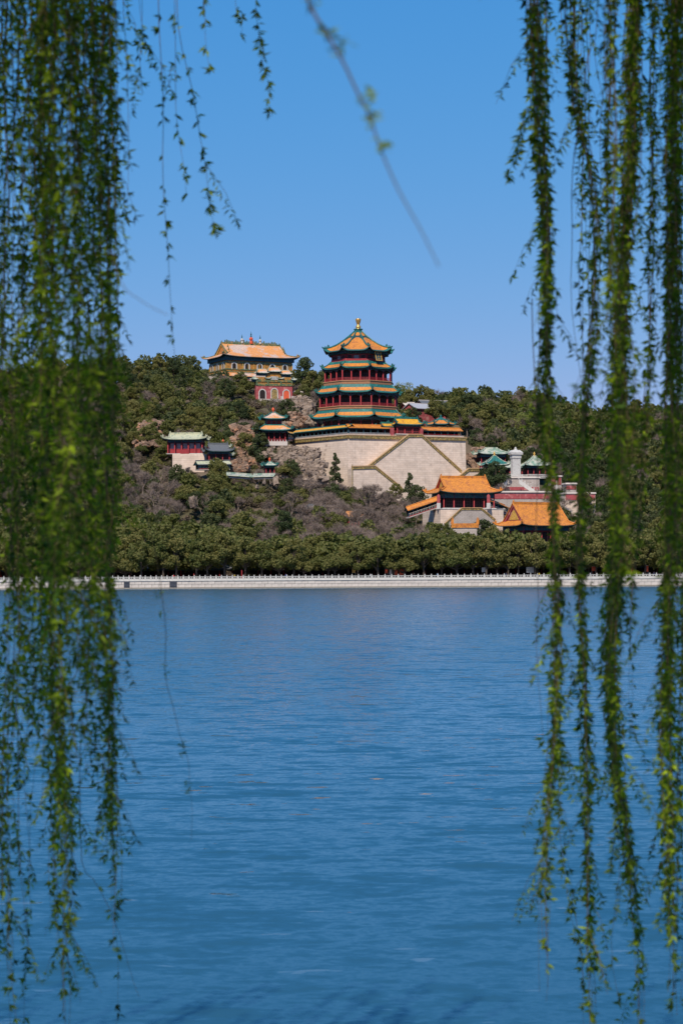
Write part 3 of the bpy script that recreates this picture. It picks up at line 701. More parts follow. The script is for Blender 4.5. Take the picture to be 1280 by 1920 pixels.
# ------------------------------------------------------------------ generic timber hall
def hall(name, label, cat, loc, rz, w, d, zp, zb, ov, rise, tiles, style='hipgable', ncol=6, wall='dark', colm='red', plinth='marble', lift=.7, windows=True, winm=('lattice', 'dark'), group=None, sill=None, inset_=1.6, gmats=None, ridgemat=None, sidecols=True, beamh=None, railing=None, finial=None, ends=True, gable=.5, pw=1.35):
    t = thing(name, label, cat, loc, rz, group)
    if zp > 0:
        mb = MB(); mb.box((0, 0, zp / 2), (w + .8, d + .8, zp)); mb.build('plinth', M[plinth], t)
    iw, idp = w - 2 * inset_ * .6, d - 2 * inset_
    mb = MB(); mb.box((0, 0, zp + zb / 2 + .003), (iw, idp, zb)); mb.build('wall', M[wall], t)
    if ncol:
        cr_ = .22 if w > 10 else .15
        for k in range(ncol):
            x = -w / 2 + .2 + (w - .4) * k / (ncol - 1)
            for sg in (-1, 1): column(t, x, sg * (d / 2 - .2), zp, zb, cr_, colm)
        if sidecols:
            nsd = max(2, int(d / (w / (ncol - 1))))
            for k in range(1, nsd):
                y = -d / 2 + .2 + (d - .4) * k / nsd
                for sg in (-1, 1): column(t, sg * (w / 2 - .2), y, zp, zb, cr_, colm)
    bh = beamh or zb * .2
    mb = MB()
    for sg in (-1, 1):
        mb.box((0, sg * (d / 2 - .2), zp + zb - bh / 2), (w, .34, bh)); mb.box((sg * (w / 2 - .2), 0, zp + zb - bh / 2 - .002), (.34, d - .8, bh))
    mb.build('beam', M['blue'], t)
    mb = MB(); nbk = int(w / .9)
    for k in range(nbk): mb.box((-w / 2 + w * (k + .5) / nbk, -d / 2 - .15, zp + zb + .12), (.4, .5, .4))
    for k in range(int(d / .9)): mb.box((-w / 2 - .15, -d / 2 + (k + .5) * .9, zp + zb + .12), (.5, .4, .4))
    mb.box((0, 0, zp + zb + .1), (w - .2, d - .2, .5)); mb.build('bracket_set', M['blue'], t)
    if windows and ncol:
        n = ncol - 1; wv = iw / n
        for k in range(n):
            x = -iw / 2 + wv * (k + .5)
            hz = (zb - bh) * (.9 if not sill else .55); cz_ = zp + (zb - bh) * (.5 if not sill else .68)
            panel_window(t, (x, -idp / 2 - .06, cz_), wv * .82, hz, 0, winm[0], winm[1], 4)
            if sill:
                mb = MB(); mb.box((x, -idp / 2 - .05, zp + (zb - bh) * .2), (wv * .86, .12, (zb - bh) * .38)); mb.build('sill_board', M[sill], t)
        ns = max(1, int(idp / wv))
        for k in range(ns):
            panel_window(t, (-iw / 2 - .06, -idp / 2 + idp * (k + .5) / ns, zp + (zb - bh) * .5), idp / ns * .8, (zb - bh) * .85, -math.pi / 2, winm[0], winm[1], 3)
    if railing:
        rail(t, (-w / 2, -d / 2 - .05), (w / 2, -d / 2 - .05), zp, .9, railing); rail(t, (-w / 2 - .05, -d / 2), (-w / 2 - .05, d / 2), zp, .9, railing)
    a, b = w / 2 + ov, d / 2 + ov; z0, z1 = zp + zb + .15, zp + zb + rise
    if style == 'hipgable': hipgable(t, a, b, z0, z1, tiles, lift=lift, gmats=gmats, ridgemat=ridgemat, ends=ends, gable=gable, pw=pw, ridge_r=.3 if w > 9 else .18)
    elif style == 'pyramid':
        loft_roof(rect(.3, .3), rect(a, b), z1, z0, t, tiles, lift=lift, pw=1.4, ridge_r=.16, hipmat=ridgemat, edge=.12)
        mb = MB(); mb.lathe([(.35, -.2), (.4, .2), (.2, .35), (.42, .7), (.38, 1.0), (.1, 1.3), (.03, 1.6)], 8, (0, 0, z1)); mb.build('finial', M[finial or 'goldp'], t, smooth=True)
    elif style == 'hip':
        c = a - b * .9
        loft_roof(rect(c, .12), rect(a, b), z1, z0, t, tiles, lift=lift, pw=1.35, ridge_r=.2, hipmat=ridgemat, edge=.1)
        mb = MB(); mb.box((0, 0, z1 + .15), (2 * c + .5, .35, .5)); mb.build('main_ridge', ridgemat or tiles[1], t)
    return t
OT = (M['orange'], M['orange'], M['soffit']); YG = (M['yellow'], M['green'], M['soffit']); OG = (M['orange'], M['green'], M['soffit'])
WG = (M['palegreen'], M['palegreen'], M['soffit']); GG = (M['green'], M['green'], M['soffit'])
FRZ = math.atan2(fd.y, fd.x)
# gatehouse on the terrace
gm = onface(761.5, 815, -2.6)
hall('gatehouse', 'small red gatehouse with bright yellow green-edged roof at the head of the great stairs', 'gatehouse', (gm.x, gm.y, Zf(816.5, gm.y)), FRZ, 9.6, 4.6, .3, 3.3, .9, 2.4, YG, ncol=4, wall='red', winm=('red', 'dark'), lift=.7, sidecols=False, inset_=.5)
gm2 = onface(725, 815, -4.2)
hall('side_pavilion', 'small low pavilion with green-edged yellow roof tucked left of the red gatehouse', 'pavilion', (gm2.x, gm2.y, gz), FRZ, 5.0, 3.4, .2, 3.3, .7, 1.3, YG, ncol=3, lift=.5, windows=False, sidecols=False, inset_=.6, ends=False)
for px in (734.5, 789):
    q = onface(px, 811, -.6); mb = MB(); mb.box((0, 0, 1.3), (1.0, 1.4, 3.4)); mb.box((0, 0, -.6), (1.3, 1.7, .4))
    mb.build('gate_pier', M['redwall'], None, loc=(q.x, q.y, gz), rot=(0, 0, FRZ), label='red pier at the %s end of the gatehouse on the terrace' % ('left' if px < 760 else 'right'), cat='pier')
# hexagonal roof pavilion to the right
q = P(826, 800, 800)
hp = thing('corner_pavilion', 'pavilion with pale orange green-ribbed roof behind the right end of the terrace gallery', 'pavilion', (q.x, 800, BZ))
mb = MB(); mb.lathe([(3.4, 0), (3.4, 3.4)], 6); mb.build('wall', M['lattice'], hp)
for k in range(6):
    a = k * math.pi / 3 + math.pi / 6; column(hp, 3.9 * math.cos(a), 3.9 * math.sin(a), 0, 3.0, .18)
loft_roof(ring(2.0, 6), ring(5.6, 6), Zf(788.5, 800) - BZ, Zf(796.5, 797) - BZ, hp, OG, pw=1.2, lift=.6, edge=.14, ridge_r=.2, topband=.1)
mb = MB(); mb.lathe([(2.1, 0), (1.6, .5), (.4, 1.1), (.5, 1.5), (.1, 2.0)], 8, (0, 0, Zf(789, 800) - BZ)); mb.build('finial', M['green'], hp)

# ------------------------------------------------------------------ two tier pavilion on the cliff, left of the terrace
pz = Zf(829, 775); q = P(512.5, 829, 775)
cp = thing('cliff_pavilion', 'two tier pavilion with orange and green roofs on the rocks left of the terrace', 'pavilion', (q.x, 775, pz), R(8))
mb = MB(); mb.box((0, 0, -.6), (9.4, 8.2, 1.5)); mb.build('plinth', M['cream'], cp)
mb = MB(); mb.box((0, 0, 2.0), (6.0, 5.0, 4.0)); mb.build('wall', M['dark'], cp)
for k in range(5):
    column(cp, -4 + 2 * k, -3.4, .1, 3.7, .16)
    if k in (0, 4):
        for y in (-1, 1.4, 3.4): column(cp, -4 + 2 * k, y, .1, 3.7, .16)
rail(cp, (-4.2, -3.5), (4.2, -3.5), .1, .95, 'red'); rail(cp, (-4.2, -3.5), (-4.2, 3.5), .1, .95, 'red')
mb = MB()
for k in range(9): mb.box((-4.2 + k * 1.05, -3.9, .45), (.28, .28, .7), taper=.6)
mb.build('marble_stub', M['marble'], cp)
loft_roof(rect(3.2, 2.6), rect(6.6, 5.2), z_(795, 772) + BZ - pz, z_(805.5, 770) + BZ - pz, cp, (M['worn'], M['green'], M['soffit']), pw=1.25, lift=.8, edge=.16, topband=.15, ridge_r=.22)
mb = MB(); mb.box((0, 0, 3.75), (8.6, 7.2, .6)); mb.build('beam', M['blue'], cp)
mb = MB(); mb.box((0, 0, z_(791, 772) + BZ - pz), (5.8, 4.6, 2.8)); mb.build('upper_wall', M['blue'], cp)
for sx in (-1, 0, 1): panel_window(cp, (sx * 1.8, -2.36, z_(792, 772) + BZ - pz), 1.3, 1.4, 0, 'red', 'dark', 3)
loft_roof(rect(.3, .3), rect(4.7, 4.0), z_(772, 775) + BZ - pz, z_(784, 771) + BZ - pz, cp, (M['worn'], M['green'], M['soffit']), pw=1.35, lift=.7, edge=.15, ridge_r=.2, topband=.08)
mb = MB(); mb.lathe([(.5, 0), (.3, .4), (.5, .7), (.6, 1.1), (.35, 1.5), (.1, 1.8)], 8, (0, 0, z_(772.5, 775) + BZ - pz)); mb.build('finial', M['orangered'], cp, smooth=True)
gallery('low orange-roofed gallery between the cliff pavilion and the great terrace', (P(541, 815, 782).x, 779, gz - .8), (A_[0] + 1.2, A_[1] + 1.2, gz), 2.5, 2.6, .9, 'yellow', 'green', nb=3)

# ------------------------------------------------------------------ the hall on the ridge
HR = R(27)
q = P(470, 705, 900); hz0 = Zf(712, 895)
def hl(py): return Zf(py, 892) - hz0
zh = thing('hilltop_hall', 'weathered brick hall with worn orange roof and round-arched windows on top of the hill', 'hall', (q.x, 902, hz0), HR)
W2, D2 = 15.2, 8.6
mb = MB(); mb.box((0, 0, hl(698) / 2), (2 * W2 + .6, 2 * D2 + .6, hl(698))); mb.build('base_wall', M['cream'], zh)
mb = MB(); mb.box((0, 0, (hl(698) + hl(675)) / 2), (2 * W2, 2 * D2, hl(675) - hl(698) - .004)); mb.build('wall', M['majolica'], zh)
mb = MB()
for py, hgt, k in ((679, .8, 1.01), (692.2, .5, 1.012), (697.5, .45, 1.03)): mb.box((0, 0, hl(py)), (2 * W2 * k, 2 * D2 * (1 + (k - 1) * 1.8), hgt))
mb.build('glazed_band', M['majband'], zh)
mb = MB(); mb.box((0, 0, hl(671.5)), (2 * W2 + 1.4, 2 * D2 + 1.4, 1.9)); mb.build('frieze', M['blue'], zh)
mb = MB(); mb.box((0, 0, 0), (.28, .28, 3.0)); pil = mb.mesh('pilaster', M['goldp'])
for k in range(13): inst('pilaster', pil, zh, (-W2 + 2 * W2 * k / 12, -D2, hl(687)))
for k in range(1, 7): inst('pilaster', pil, zh, (-W2, -D2 + 2 * D2 * k / 6, hl(687)))
def arch_window(parent, loc, rz, w, h, fr='marble', inner='dark', door=None, fw=.32):
    def outline(w, h, n=10):
        pts = [(-w / 2, 0)]; r = w / 2
        for k in range(n + 1):
            a = math.pi - math.pi * k / n; pts.append((r * math.cos(a), h - r + r * math.sin(a)))
        pts.append((w / 2, 0)); return pts
    o, i = outline(w, h), outline(w - 2 * fw, h - fw)
    mb = MB(); n = len(o)
    for k in range(n - 1):
        mb.extr([(o[k][0], 0, o[k][1]), (o[k + 1][0], 0, o[k + 1][1]), (i[k + 1][0], 0, i[k + 1][1]), (i[k][0], 0, i[k][1])], (0, -.22, 0))
    f = mb.build('window' if door is None else 'doorway', M[fr], parent, loc=loc, rot=(0, 0, rz))
    mb = MB(); mb.extr([(x, -.03, z) for x, z in i], (0, -.05, 0)); mb.build('pane' if door is None else 'door', M[door or inner], f)
    return f
for k in range(5):
    f = arch_window(zh, (-W2 + 2 * W2 * (k + .62) / 5.2, -D2, hl(692)), 0, 2.7, 2.9, inner='dark', fw=.5)
for k in range(3):
    f = arch_window(zh, (-W2, D2 - 2 * D2 * (k + .5) / 3, hl(692)), -math.pi / 2, 2.7, 2.9, inner='dark', fw=.5)
hipgable(zh, W2 + 1.9, D2 + 1.9, hl(668), hl(640.5), (M['worn'], M['worn'], M['soffit']), gable=.62, lift=.8, gmats=(M['goldp'], M['orange']), ridgemat=M['majband'])
mb = MB()   # ornate ridge with waves of glazed tile
for k in range(34):
    x = -11.8 + k * .72; mb.box((x, 0, hl(639.5) + rng.uniform(.1, .4)), (.7, .6, rng.uniform(1.2, 2.6)), taper=.5)
mb.build('ridge_crest', M['majband'], zh)
for x, s, m in ((-4.0, 1.0, 'marble'), (0.2, 1.35, 'orangered'), (4.4, 1.0, 'marble')):
    mb = MB(); mb.lathe([(.55, 0), (.55, .7), (.3, .9), (.62, 1.3), (.62, 1.7), (.3, 2.0)], 8); a = mb.build('ridge_stupa', M[m], zh, loc=(x, 0, hl(638.6)), scale=s)
    mb = MB(); mb.lathe([(.26, 2.0), (.32, 2.3), (.16, 2.5), (.26, 2.9), (.1, 3.3), (.03, 3.9)], 6); mb.build('spire', M['blue'], a)
mb = MB()
for sx in (-1, 1):
    for z, yy in ((hl(655), 6.0), (hl(650), 5)): mb.box((sx * 12.8, -yy, z + .6), (.5, .6, 1.2), taper=.4)
mb.build('roof_beast', M['majband'], zh)
# lower orange roofed wall below the hall
q = P(438, 699, 884)
gallery('short orange-tiled enclosing wall half hidden by trees just below the hilltop hall', (P(420, 702, 885).x, 883, Zf(710, 884)), (P(482, 702, 885).x, 889, Zf(710.5, 884)), 1.6, 2.5, 1.3, 'worn', 'worn', nb=4, name='tile_topped_wall', cat='wall')
# glazed archway
q = P(513, 748, 868); az = Zf(749, 868)
ar = thing('glazed_archway', 'three-bay glazed archway with red walls and white arches below the hilltop hall', 'archway', (q.x, 868, az), R(16))
ah = lambda py: Zf(py, 866) - az
mb = MB(); mb.box((0, 0, ah(722) / 2), (15.2, 2.4, ah(722))); mb.build('red_wall', M['redwall'], ar)
mb = MB()
for x in (-7.3, -2.7, 2.7, 7.3): mb.box((x, 0, (ah(712) + ah(722)) / 2 + .01), (.6, 3.0, ah(712) - ah(722)))
for py in (720.5, 713): mb.box((0, 0, ah(py)), (15, 2.8, .9))
mb.build('glazed_frame', M['majband'], ar)
mb = MB(); mb.box((0, 0, (ah(722) + ah(706)) / 2), (14.6, 2.2, ah(706) - ah(722) - .01)); mb.build('glazed_wall', M['majolica'], ar)
mb = MB(); mb.box((0, 0, ah(703)), (5.8, 2.2, ah(696) - ah(706))); mb.build('glazed_wall', M['majolica'], ar)
for x, dr in ((-5.0, 'dark'), (0.0, 'coping'), (5.0, 'orangered')):
    arch_window(ar, (x, -1.2, .02), 0, 3.2, ah(728.5) + (.5 if x == 0 else 0), door=dr, fw=.42)
mb = MB(); mb.box((0, -1.5, ah(708)), (2.9, .15, 1.3)); mb.build('name_board', M['marble'], ar)
mb = MB()
for k in range(4): mb.box((-1.0 + k * .65, -1.6, ah(708)), (.08, .05, .7)); mb.box((-1.0 + k * .65, -1.605, ah(708) + .15), (.4, .05, .08)); mb.box((-1.0 + k * .65, -1.603, ah(708) - .2), (.34, .05, .08))
mb.build('board_lettering', M['blue'], ar)
def small_roof(x, py, w, d, rise, tm):
    e = bpy.data.objects.new('tiled_roof', None); link(e); e.parent = ar; e.location = (x, 0, ah(py))
    loft_roof(rect(w / 2 - 1.0, .15), rect(w / 2, d / 2), rise, 0, e, tm, lift=.35, pw=1.3, ridge_r=.14, beasts=False, nu=8, nv=6, edge=.15)
    mb = MB(); mb.box((0, 0, rise + .12), (w - 1.8, .25, .35)); mb.box((0, 0, -.55), (w - .9, d * .55, .9), 1); mb.build('ridge_and_brackets', [M['palegreen'], M['blue']], e)
for x, py, w in ((0, 695.5, 5.9), (-4.9, 698.5, 5.2), (4.9, 700, 5.0)): small_roof(x, py, w, 3.8, 1.5, (M['worn'], M['palegreen'], M['soffit']))
for x in (-2.7, 2.7, -8.1, 8.1): small_roof(x, 708.5 if abs(x) < 4 else 710.5, 2.6, 3.4, .9, WG)
mb = MB(); mb.box((2, -3, -1.5), (18, 5, 2.8)); mb.build('stone_base', M['stone2'], ar)
mb = MB()
for sx in (2.9, 7.3): mb.box((sx, -2.5, .7), (.8, 1.8, 1.3))
mb.build('marble_cheek', M['marble'], ar)
q = P(560, 745, 872)
t = thing('boundary_wall', 'short red wall with pale coping just right of the glazed archway', 'wall', (q.x, 872, Zf(747, 872)), R(16))
mb = MB(); mb.box((0, 0, 1.1), (5.2, .8, 2.6)); mb.build('wall_body', M['redwall'], t)
mb = MB(); mb.box((0, 0, 2.75), (5.4, 1.4, .7), taper=.8); mb.build('coping', M['cream'], t)

# ------------------------------------------------------------------ red roofs behind the tower to the right
def shed(label, px, py, Y, w, d, h, rise, rz, roofm, wallm, group=None):
    q = P(px, py, Y); t = thing('small_building', label, 'building', (q.x, Y, Zf(py, Y) - 5), rz, group)
    mb = MB(); mb.box((0, 0, (h + 5) / 2), (w, d, h + 5)); mb.extr([(-w / 2, -d / 2, h + 5), (-w / 2, d / 2, h + 5), (-w / 2, 0, h + 5 + rise)], (w, 0, 0)); mb.build('wall', M[wallm], t)
    mb = MB()
    for s in (-1, 1): mb.extr([(-w / 2 - .5, 0, h + 5 + rise + .1), (-w / 2 - .5, s * (d / 2 + .6), h + 5 - .1), (-w / 2 - .5, s * (d / 2 + .6), h + 5 + .15), (-w / 2 - .5, 0, h + 5 + rise + .4)], (w + 1, 0, 0))
    mb.build('roof', M[roofm], t)
    mb = MB(); mb.box((0, 0, h + 5 + rise + .35), (w + 1.1, .35, .35)); mb.build('ridge', M['cream'], t)
    for k in range(3): panel_window(t, (-w / 2 + w * (k + .5) / 3, -d / 2 - .05, 5 + h * .5), w / 5, h * .5, 0, 'lattice', 'dark', 2)
    return t
shed('red building with a light grey roof and red gable right of the tower', 787, 780, 872, 11, 8, 2.4, 2.1, R(38), 'grey_light', 'redwall')
shed('dull red building with a dark tiled roof, farthest right behind the tower', 812, 777, 885, 12, 7, 3.4, 1.8, R(20), 'grey_tile', 'redwall')
shed('small pink-red building with a pale roof nearest the tower on its right', 765, 772, 890, 4.5, 5, 2.2, 1.2, R(20), 'cream', 'redwall')

# ------------------------------------------------------------------ left slope buildings
q = P(348, 849, 760)
lh = hall('viewing_hall', 'red timber hall with pale lichen-covered roof on a stone base, left hillside', 'hall', (q.x, 763, Zf(849, 758)), R(-3), 12.6, 6.6, .2, 4.9, 1.5, 2.2, (M['paletile'], M['paletile'], M['soffit']), ncol=6, wall='lattice', winm=('red', 'paper'), sill='red', lift=.7, inset_=1.2)
mb = MB(); mb.box((1.3, .2, -3.3), (11.4, 8.4, 6.6)); mb.build('stone_base', M['stone'], lh)
mb = MB(); mb.box((0, -3.7, .8), (3.1, .3, 1.5)); mb.build('stair_screen', M['red'], lh)
DG = (M['grey_tile'], M['grey_tile'], M['soffit'])
q = P(408, 858, 752)
dp = hall('dark_pavilion', 'dark grey-roofed timber pavilion right of and below the pale-roofed hall', 'pavilion', (q.x, 756, Zf(868, 752)), R(12), 7.6, 5.5, .2, 4.2, 1.3, 2.6, DG, ncol=4, lift=.9, inset_=.8)
q = P(416, 843, 760)
hall('small_pavilion', 'little pavilion with pale green roof and red finial behind the dark grey-roofed pavilion', 'pavilion', (q.x, 768, Zf(857, 768)), R(10), 3.6, 3.6, .1, 3.4, .9, 1.7, WG, style='pyramid', ncol=3, lift=.5, finial='orangered', inset_=.5, windows=False)
q = P(424, 858, 756)
hall('side_pavilion', 'low pavilion with rounded pale green roof at the right end of the dark pavilion', 'pavilion', (q.x, 762, Zf(870, 762)), R(10), 3.2, 3.2, .1, 2.9, .7, 1.2, WG, style='hip', ncol=3, lift=.4, inset_=.5, windows=False)
q = P(400, 872, 745)
gallery('low gallery with pale green tiled roof stepping across below the dark grey-roofed pavilion', (P(373, 875, 745).x, 744, Zf(879, 745)), (P(430, 872, 745).x, 750, Zf(877, 745)), 1.7, 2.8, 1.4, 'paletile', 'grey_tile', nb=4)
q = P(505, 884, 735)
hall('small_pavilion', 'tiny pavilion with green roof and red knob among bare trees below the rocks', 'pavilion', (q.x, 738, Zf(890, 738)), R(10), 3.2, 3.2, .1, 3.0, .9, 1.6, (M['palegreen'], M['green'], M['soffit']), style='pyramid', ncol=3, lift=.4, finial='orangered', windows=False, inset_=.5)
gallery('low wall roofed in faded green tile left of the tiny green pavilion', (P(428, 885, 736).x, 735, Zf(893, 735)), (P(470, 890, 736).x, 736, Zf(896, 735)), .6, 2.0, .9, 'palegreen', 'palegreen', nb=3, name='tile_topped_wall', cat='wall')
gallery('low wall roofed in faded green tile right of and below the tiny green pavilion', (P(476, 890, 734).x, 734, Zf(896, 734)), (P(512, 887, 734).x, 732, Zf(896, 734)), .6, 2.0, .9, 'palegreen', 'palegreen', nb=3, name='tile_topped_wall', cat='wall')

# ------------------------------------------------------------------ the orange roofed hall before the terrace
q = P(866, 953, 700); oz = Zf(956, 697)
oh = hall('orange_hall', 'open-fronted hall with orange tiled roof in front of the great terrace stairs', 'hall', (q.x + .6, 705, oz), R(18), 18.0, 11.0, .5, Zf(925, 698) - oz - .5, 1.7, Zf(896, 703) - Zf(925, 698), OT, ncol=6, wall='dark', lift=.8, inset_=2.2, winm=('lattice', 'dark'), beamh=1.7, gable=.55)
q2 = P(838, 985, 694)
tw = thing('hall_terrace', 'pale masonry terrace with a stepped stair wall under the orange roofed hall', 'terrace', (q.x + .6, 705, oz), R(18))
mb = MB(); mb.box((0, .5, -4.2), (22, 17, 8.3)); mb.build('terrace_wall', M['stone'], tw)
mb = MB(); mb.box((0, .5, .06), (22.3, 17.3, .25)); mb.build('terrace_edge', M['marble'], tw)
# stair wall in front
cz_, sz_ = math.cos(R(18)), math.sin(R(18))
def local(px, py, org, rz, yoff):
    """a photograph pixel on the plane y=yoff of a thing standing at org, turned by rz"""
    nrm = Vector((math.sin(rz), -math.cos(rz), 0)); o = Vector((0, 0, CAMH)); ray = P(px, py, 1000.0) - o
    qq = Vector(org) - nrm * yoff; t = (qq - o).dot(nrm) / ray.dot(nrm); w_ = o + ray * t - Vector(org)
    return Vector((w_.x * math.cos(rz) + w_.y * math.sin(rz), yoff, w_.z))
org = (q.x + .6, 705, oz)
top = [local(px, py, org, R(18), -12.0) for px, py in ((833, 981), (865, 951.5), (902, 951.5), (928, 973))]
mb = MB(); zb = -9.0
mb.extr([Vector((top[0].x, -12, zb))] + [p - Vector((0, 0, .6)) for p in top] + [Vector((top[-1].x, -12, zb))], (0, 3.8, 0)); mb.build('stair_wall', M['stone2'], tw)
for a, b in zip(top, top[1:]): coping(a + Vector((0, .2, 0)), b + Vector((0, .2, 0)), tw, .7, .85, .25)
# wing galleries going down both sides
gallery('sloping orange-roofed gallery descending to the left of the orange hall', P(766, 967, 696) + Vector((0, -1, -.5)), P(822, 947, 696) + Vector((0, 2, -.6)), 2.4, 3.0, 1.1, 'orange', 'orange', nb=7, railm='cream')
gallery('sloping orange-roofed gallery descending to the right of the orange hall', P(917, 949, 702) + Vector((0, 0, -.4)), P(952, 962, 706) + Vector((0, 3, -.2)), 2.2, 3.0, .9, 'orange', 'orange', nb=4, railm='cream')
for px, lab in ((822, 'left'), (916.5, 'right')):
    p = P(px, 948, 694); mb = MB(); mb.box((0, 0, 1.0), (1.2, 1.2, 2.0), 1); mb.box((0, 0, 3.2), (1.0, 1.0, 2.4), 0); mb.extr([(-.5, -.5, 4.4), (.5, -.5, 4.4), (0, -.5, 5.0)], (0, 1, 0), 0)
    mb.build('wall_pier', [M['redwall'], M['marble']], None, loc=(p.x, 695.5 + (2 if px > 900 else 0), oz), label='red and white pier closing the %s end of the orange hall' % lab, cat='pier')
# small orange gate roof below
p = P(871, 990, 676)
t = thing('gate_roof', 'small orange glazed gate top poking over the trees below the hall stairs', 'gate', (p.x, 676, Zf(992, 676) - 6))
mb = MB(); mb.box((0, 0, 3), (7.5, 1, 6.2)); mb.build('wall', M['stone2'], t)
mb = MB(); mb.box((0, 0, 6.9), (8.6, 1.6, 1.4)); mb.build('roof', M['orange'], t)
for x in (-4.0, 4.0): 
    mb = MB(); mb.extr([(x - .5, -.3, 7.5), (x + .5, -.3, 7.5), (x + .45, -.3, 9.0), (x, -.3, 9.6), (x - .3, -.3, 8.8)], (0, .6, 0)); mb.build('ridge_ornament', M['orange'], t)
# great orange roof at lower right
p = P(1003, 985, 672)
bh = hall('gate_hall', 'large bright orange hip-and-gable roof with red and gold gable at the lower right', 'hall', (p.x + .5, 676, Zf(987, 670) - 8), R(30), 17.5, 11.5, .3, 7.6, 1.6, Zf(943, 674) - Zf(984, 668), OT, ncol=6, wall='redwall', lift=.7, gmats=(M['redwall'], M['goldp']), gable=.72, pw=1.2)
# roofs glimpsed among the bare trees
def hidden_roof(label, px, py, Y, w, d, rise, tile, rz=R(10), name='low_building'):
    p = P(px, py, Y); zg = terrain(p.x, Y); h = max(1.5, Zf(py, Y) - zg - rise)
    hall(name, label, 'building', (p.x, Y, zg), rz, w, d, .1, h, .8, rise, (M[tile], M[tile], M['soffit']), ncol=4, wall='redwall', lift=.4, windows=False, inset_=.6, ends=False)
hidden_roof('low building with orange roof behind the bare trees under the terrace', 660, 962, 704, 4, 3, 1.5, 'worn', R(24))
hidden_roof('red-walled low building among bare trees below the rocks', 590, 948, 712, 4, 3, 1.2, 'grey_tile')
hidden_roof('grey-roofed lodge showing between evergreens above the promenade', 446, 1021, 626, 4, 3, 1.4, 'grey_light')

# ------------------------------------------------------------------ stele and green pavilions at the right
p = P(966, 893, 762); sz = Zf(895, 760)
st = thing('stone_stele', 'tall white stone stele with carved cap standing on the right terrace', 'stele', (p.x, 762, sz), R(18))
mb = MB(); mb.box((0, 0, .4), (4.6, 2.6, .8)); mb.build('base', M['marble'], st)
mb = MB(); mb.box((0, 0, 3.7), (3.1, 1.9, 5.9)); mb.build('shaft', M['marble'], st)
mb = MB(); mb.box((0, 0, 7.2), (3.5, 2.3, 1.3)); mb.box((0, 0, 8.2), (4.4, 3.0, .8), taper=1.05); mb.box((0, 0, 9.0), (4.6, 3.2, .9), taper=.6); mb.lathe([(.9, 9.4), (.5, 9.8), (.45, 10.2), (.1, 10.6)], 8); mb.build('cap', M['marble'], st)
def at(px, py, Y): p = P(px, py, Y); return (p.x, Y, p.z)
x, y, z = at(921, 884, 790)
hall('double_pavilion', 'two-storey pavilion with twin pale green roofs behind the green pyramid roof', 'pavilion', (x, 792, Zf(880, 790)), R(12), 9.5, 6, .2, 5.0, 1.3, 2.4, WG, ncol=4, lift=.7, wall='dark', inset_=.8, style='hip')
x, y, z = at(927, 889, 772)
hall('green_pavilion', 'pavilion with vivid green pyramid roof left of the white stele', 'pavilion', (x, 774, Zf(893, 770)), R(12), 6.2, 6.2, .2, 3.6, 1.5, 3.6, (M['green'], M['palegreen'], M['soffit']), style='pyramid', ncol=4, lift=.6, inset_=.9)
x, y, z = at(948, 884, 780)
hall('low_pavilion', 'low gallery with pale green roof just behind the white stele', 'pavilion', (x, 783, Zf(893, 780)), R(12), 12, 4, .2, 2.6, .9, 1.6, WG, style='hip', ncol=6, lift=.4, inset_=.8)
x, y, z = at(1003, 894, 772)
hall('right_pavilion', 'pavilion with pale green hipped roof and white railing right of the stele', 'pavilion', (x, 776, Zf(897, 772)), R(12), 7.0, 6, .2, 4.0, 1.2, 3.8, WG, style='pyramid', ncol=4, lift=.5, railing='marble', inset_=1.0)
# terraces with red bands
def band_wall(label, px0, px1, ytop, ybot, Y, band, d=6.0, rz=R(8), m='stone2', name='red_band_wall'):
    p0, p1 = P(px0, ytop, Y), P(px1, ytop, Y); L = (p1.x - p0.x) / math.cos(rz); zt, zb_ = Zf(ytop, Y), Zf(ybot, Y) - 6
    t = thing(name, label, 'wall', ((p0.x + p1.x) / 2, Y, zb_), rz)
    H = zt - zb_
    mb = MB(); mb.box((0, d / 2, H / 2), (L, d, H)); mb.build('masonry', M[m], t)
    mb = MB(); mb.box((0, d / 2 - .1, H + .2), (L + .5, d + .6, .5), taper=.98); mb.build('coping', M['cream'], t)
    b0, b1 = Zf(band[1], Y) - zb_, Zf(band[0], Y) - zb_
    mb = MB(); mb.box((0, -.06, (b0 + b1) / 2), (L - .3, .2, b1 - b0)); mb.build('red_band', M['redwall'], t)
    return t
band_wall('upper grey terrace wall with red band directly below the white stele', 942, 1011, 898, 921, 756, (915, 921), 9)
band_wall('long lower wall with wide red band behind the big orange roof', 896, 1043, 925, 944, 742, (928, 937), 9)
band_wall('red block wall with pale top at the far right of the terraces', 1032, 1052, 896, 920, 757, (898, 911), 5)
band_wall('stepped masonry wall with two red patches right of the big orange roof', 1058, 1116, 928, 975, 735, (930, 940), 8, m='stone')
band_wall('small red stepped wall top above the masonry at the right', 1060, 1080, 910, 930, 746, (913, 920), 5)
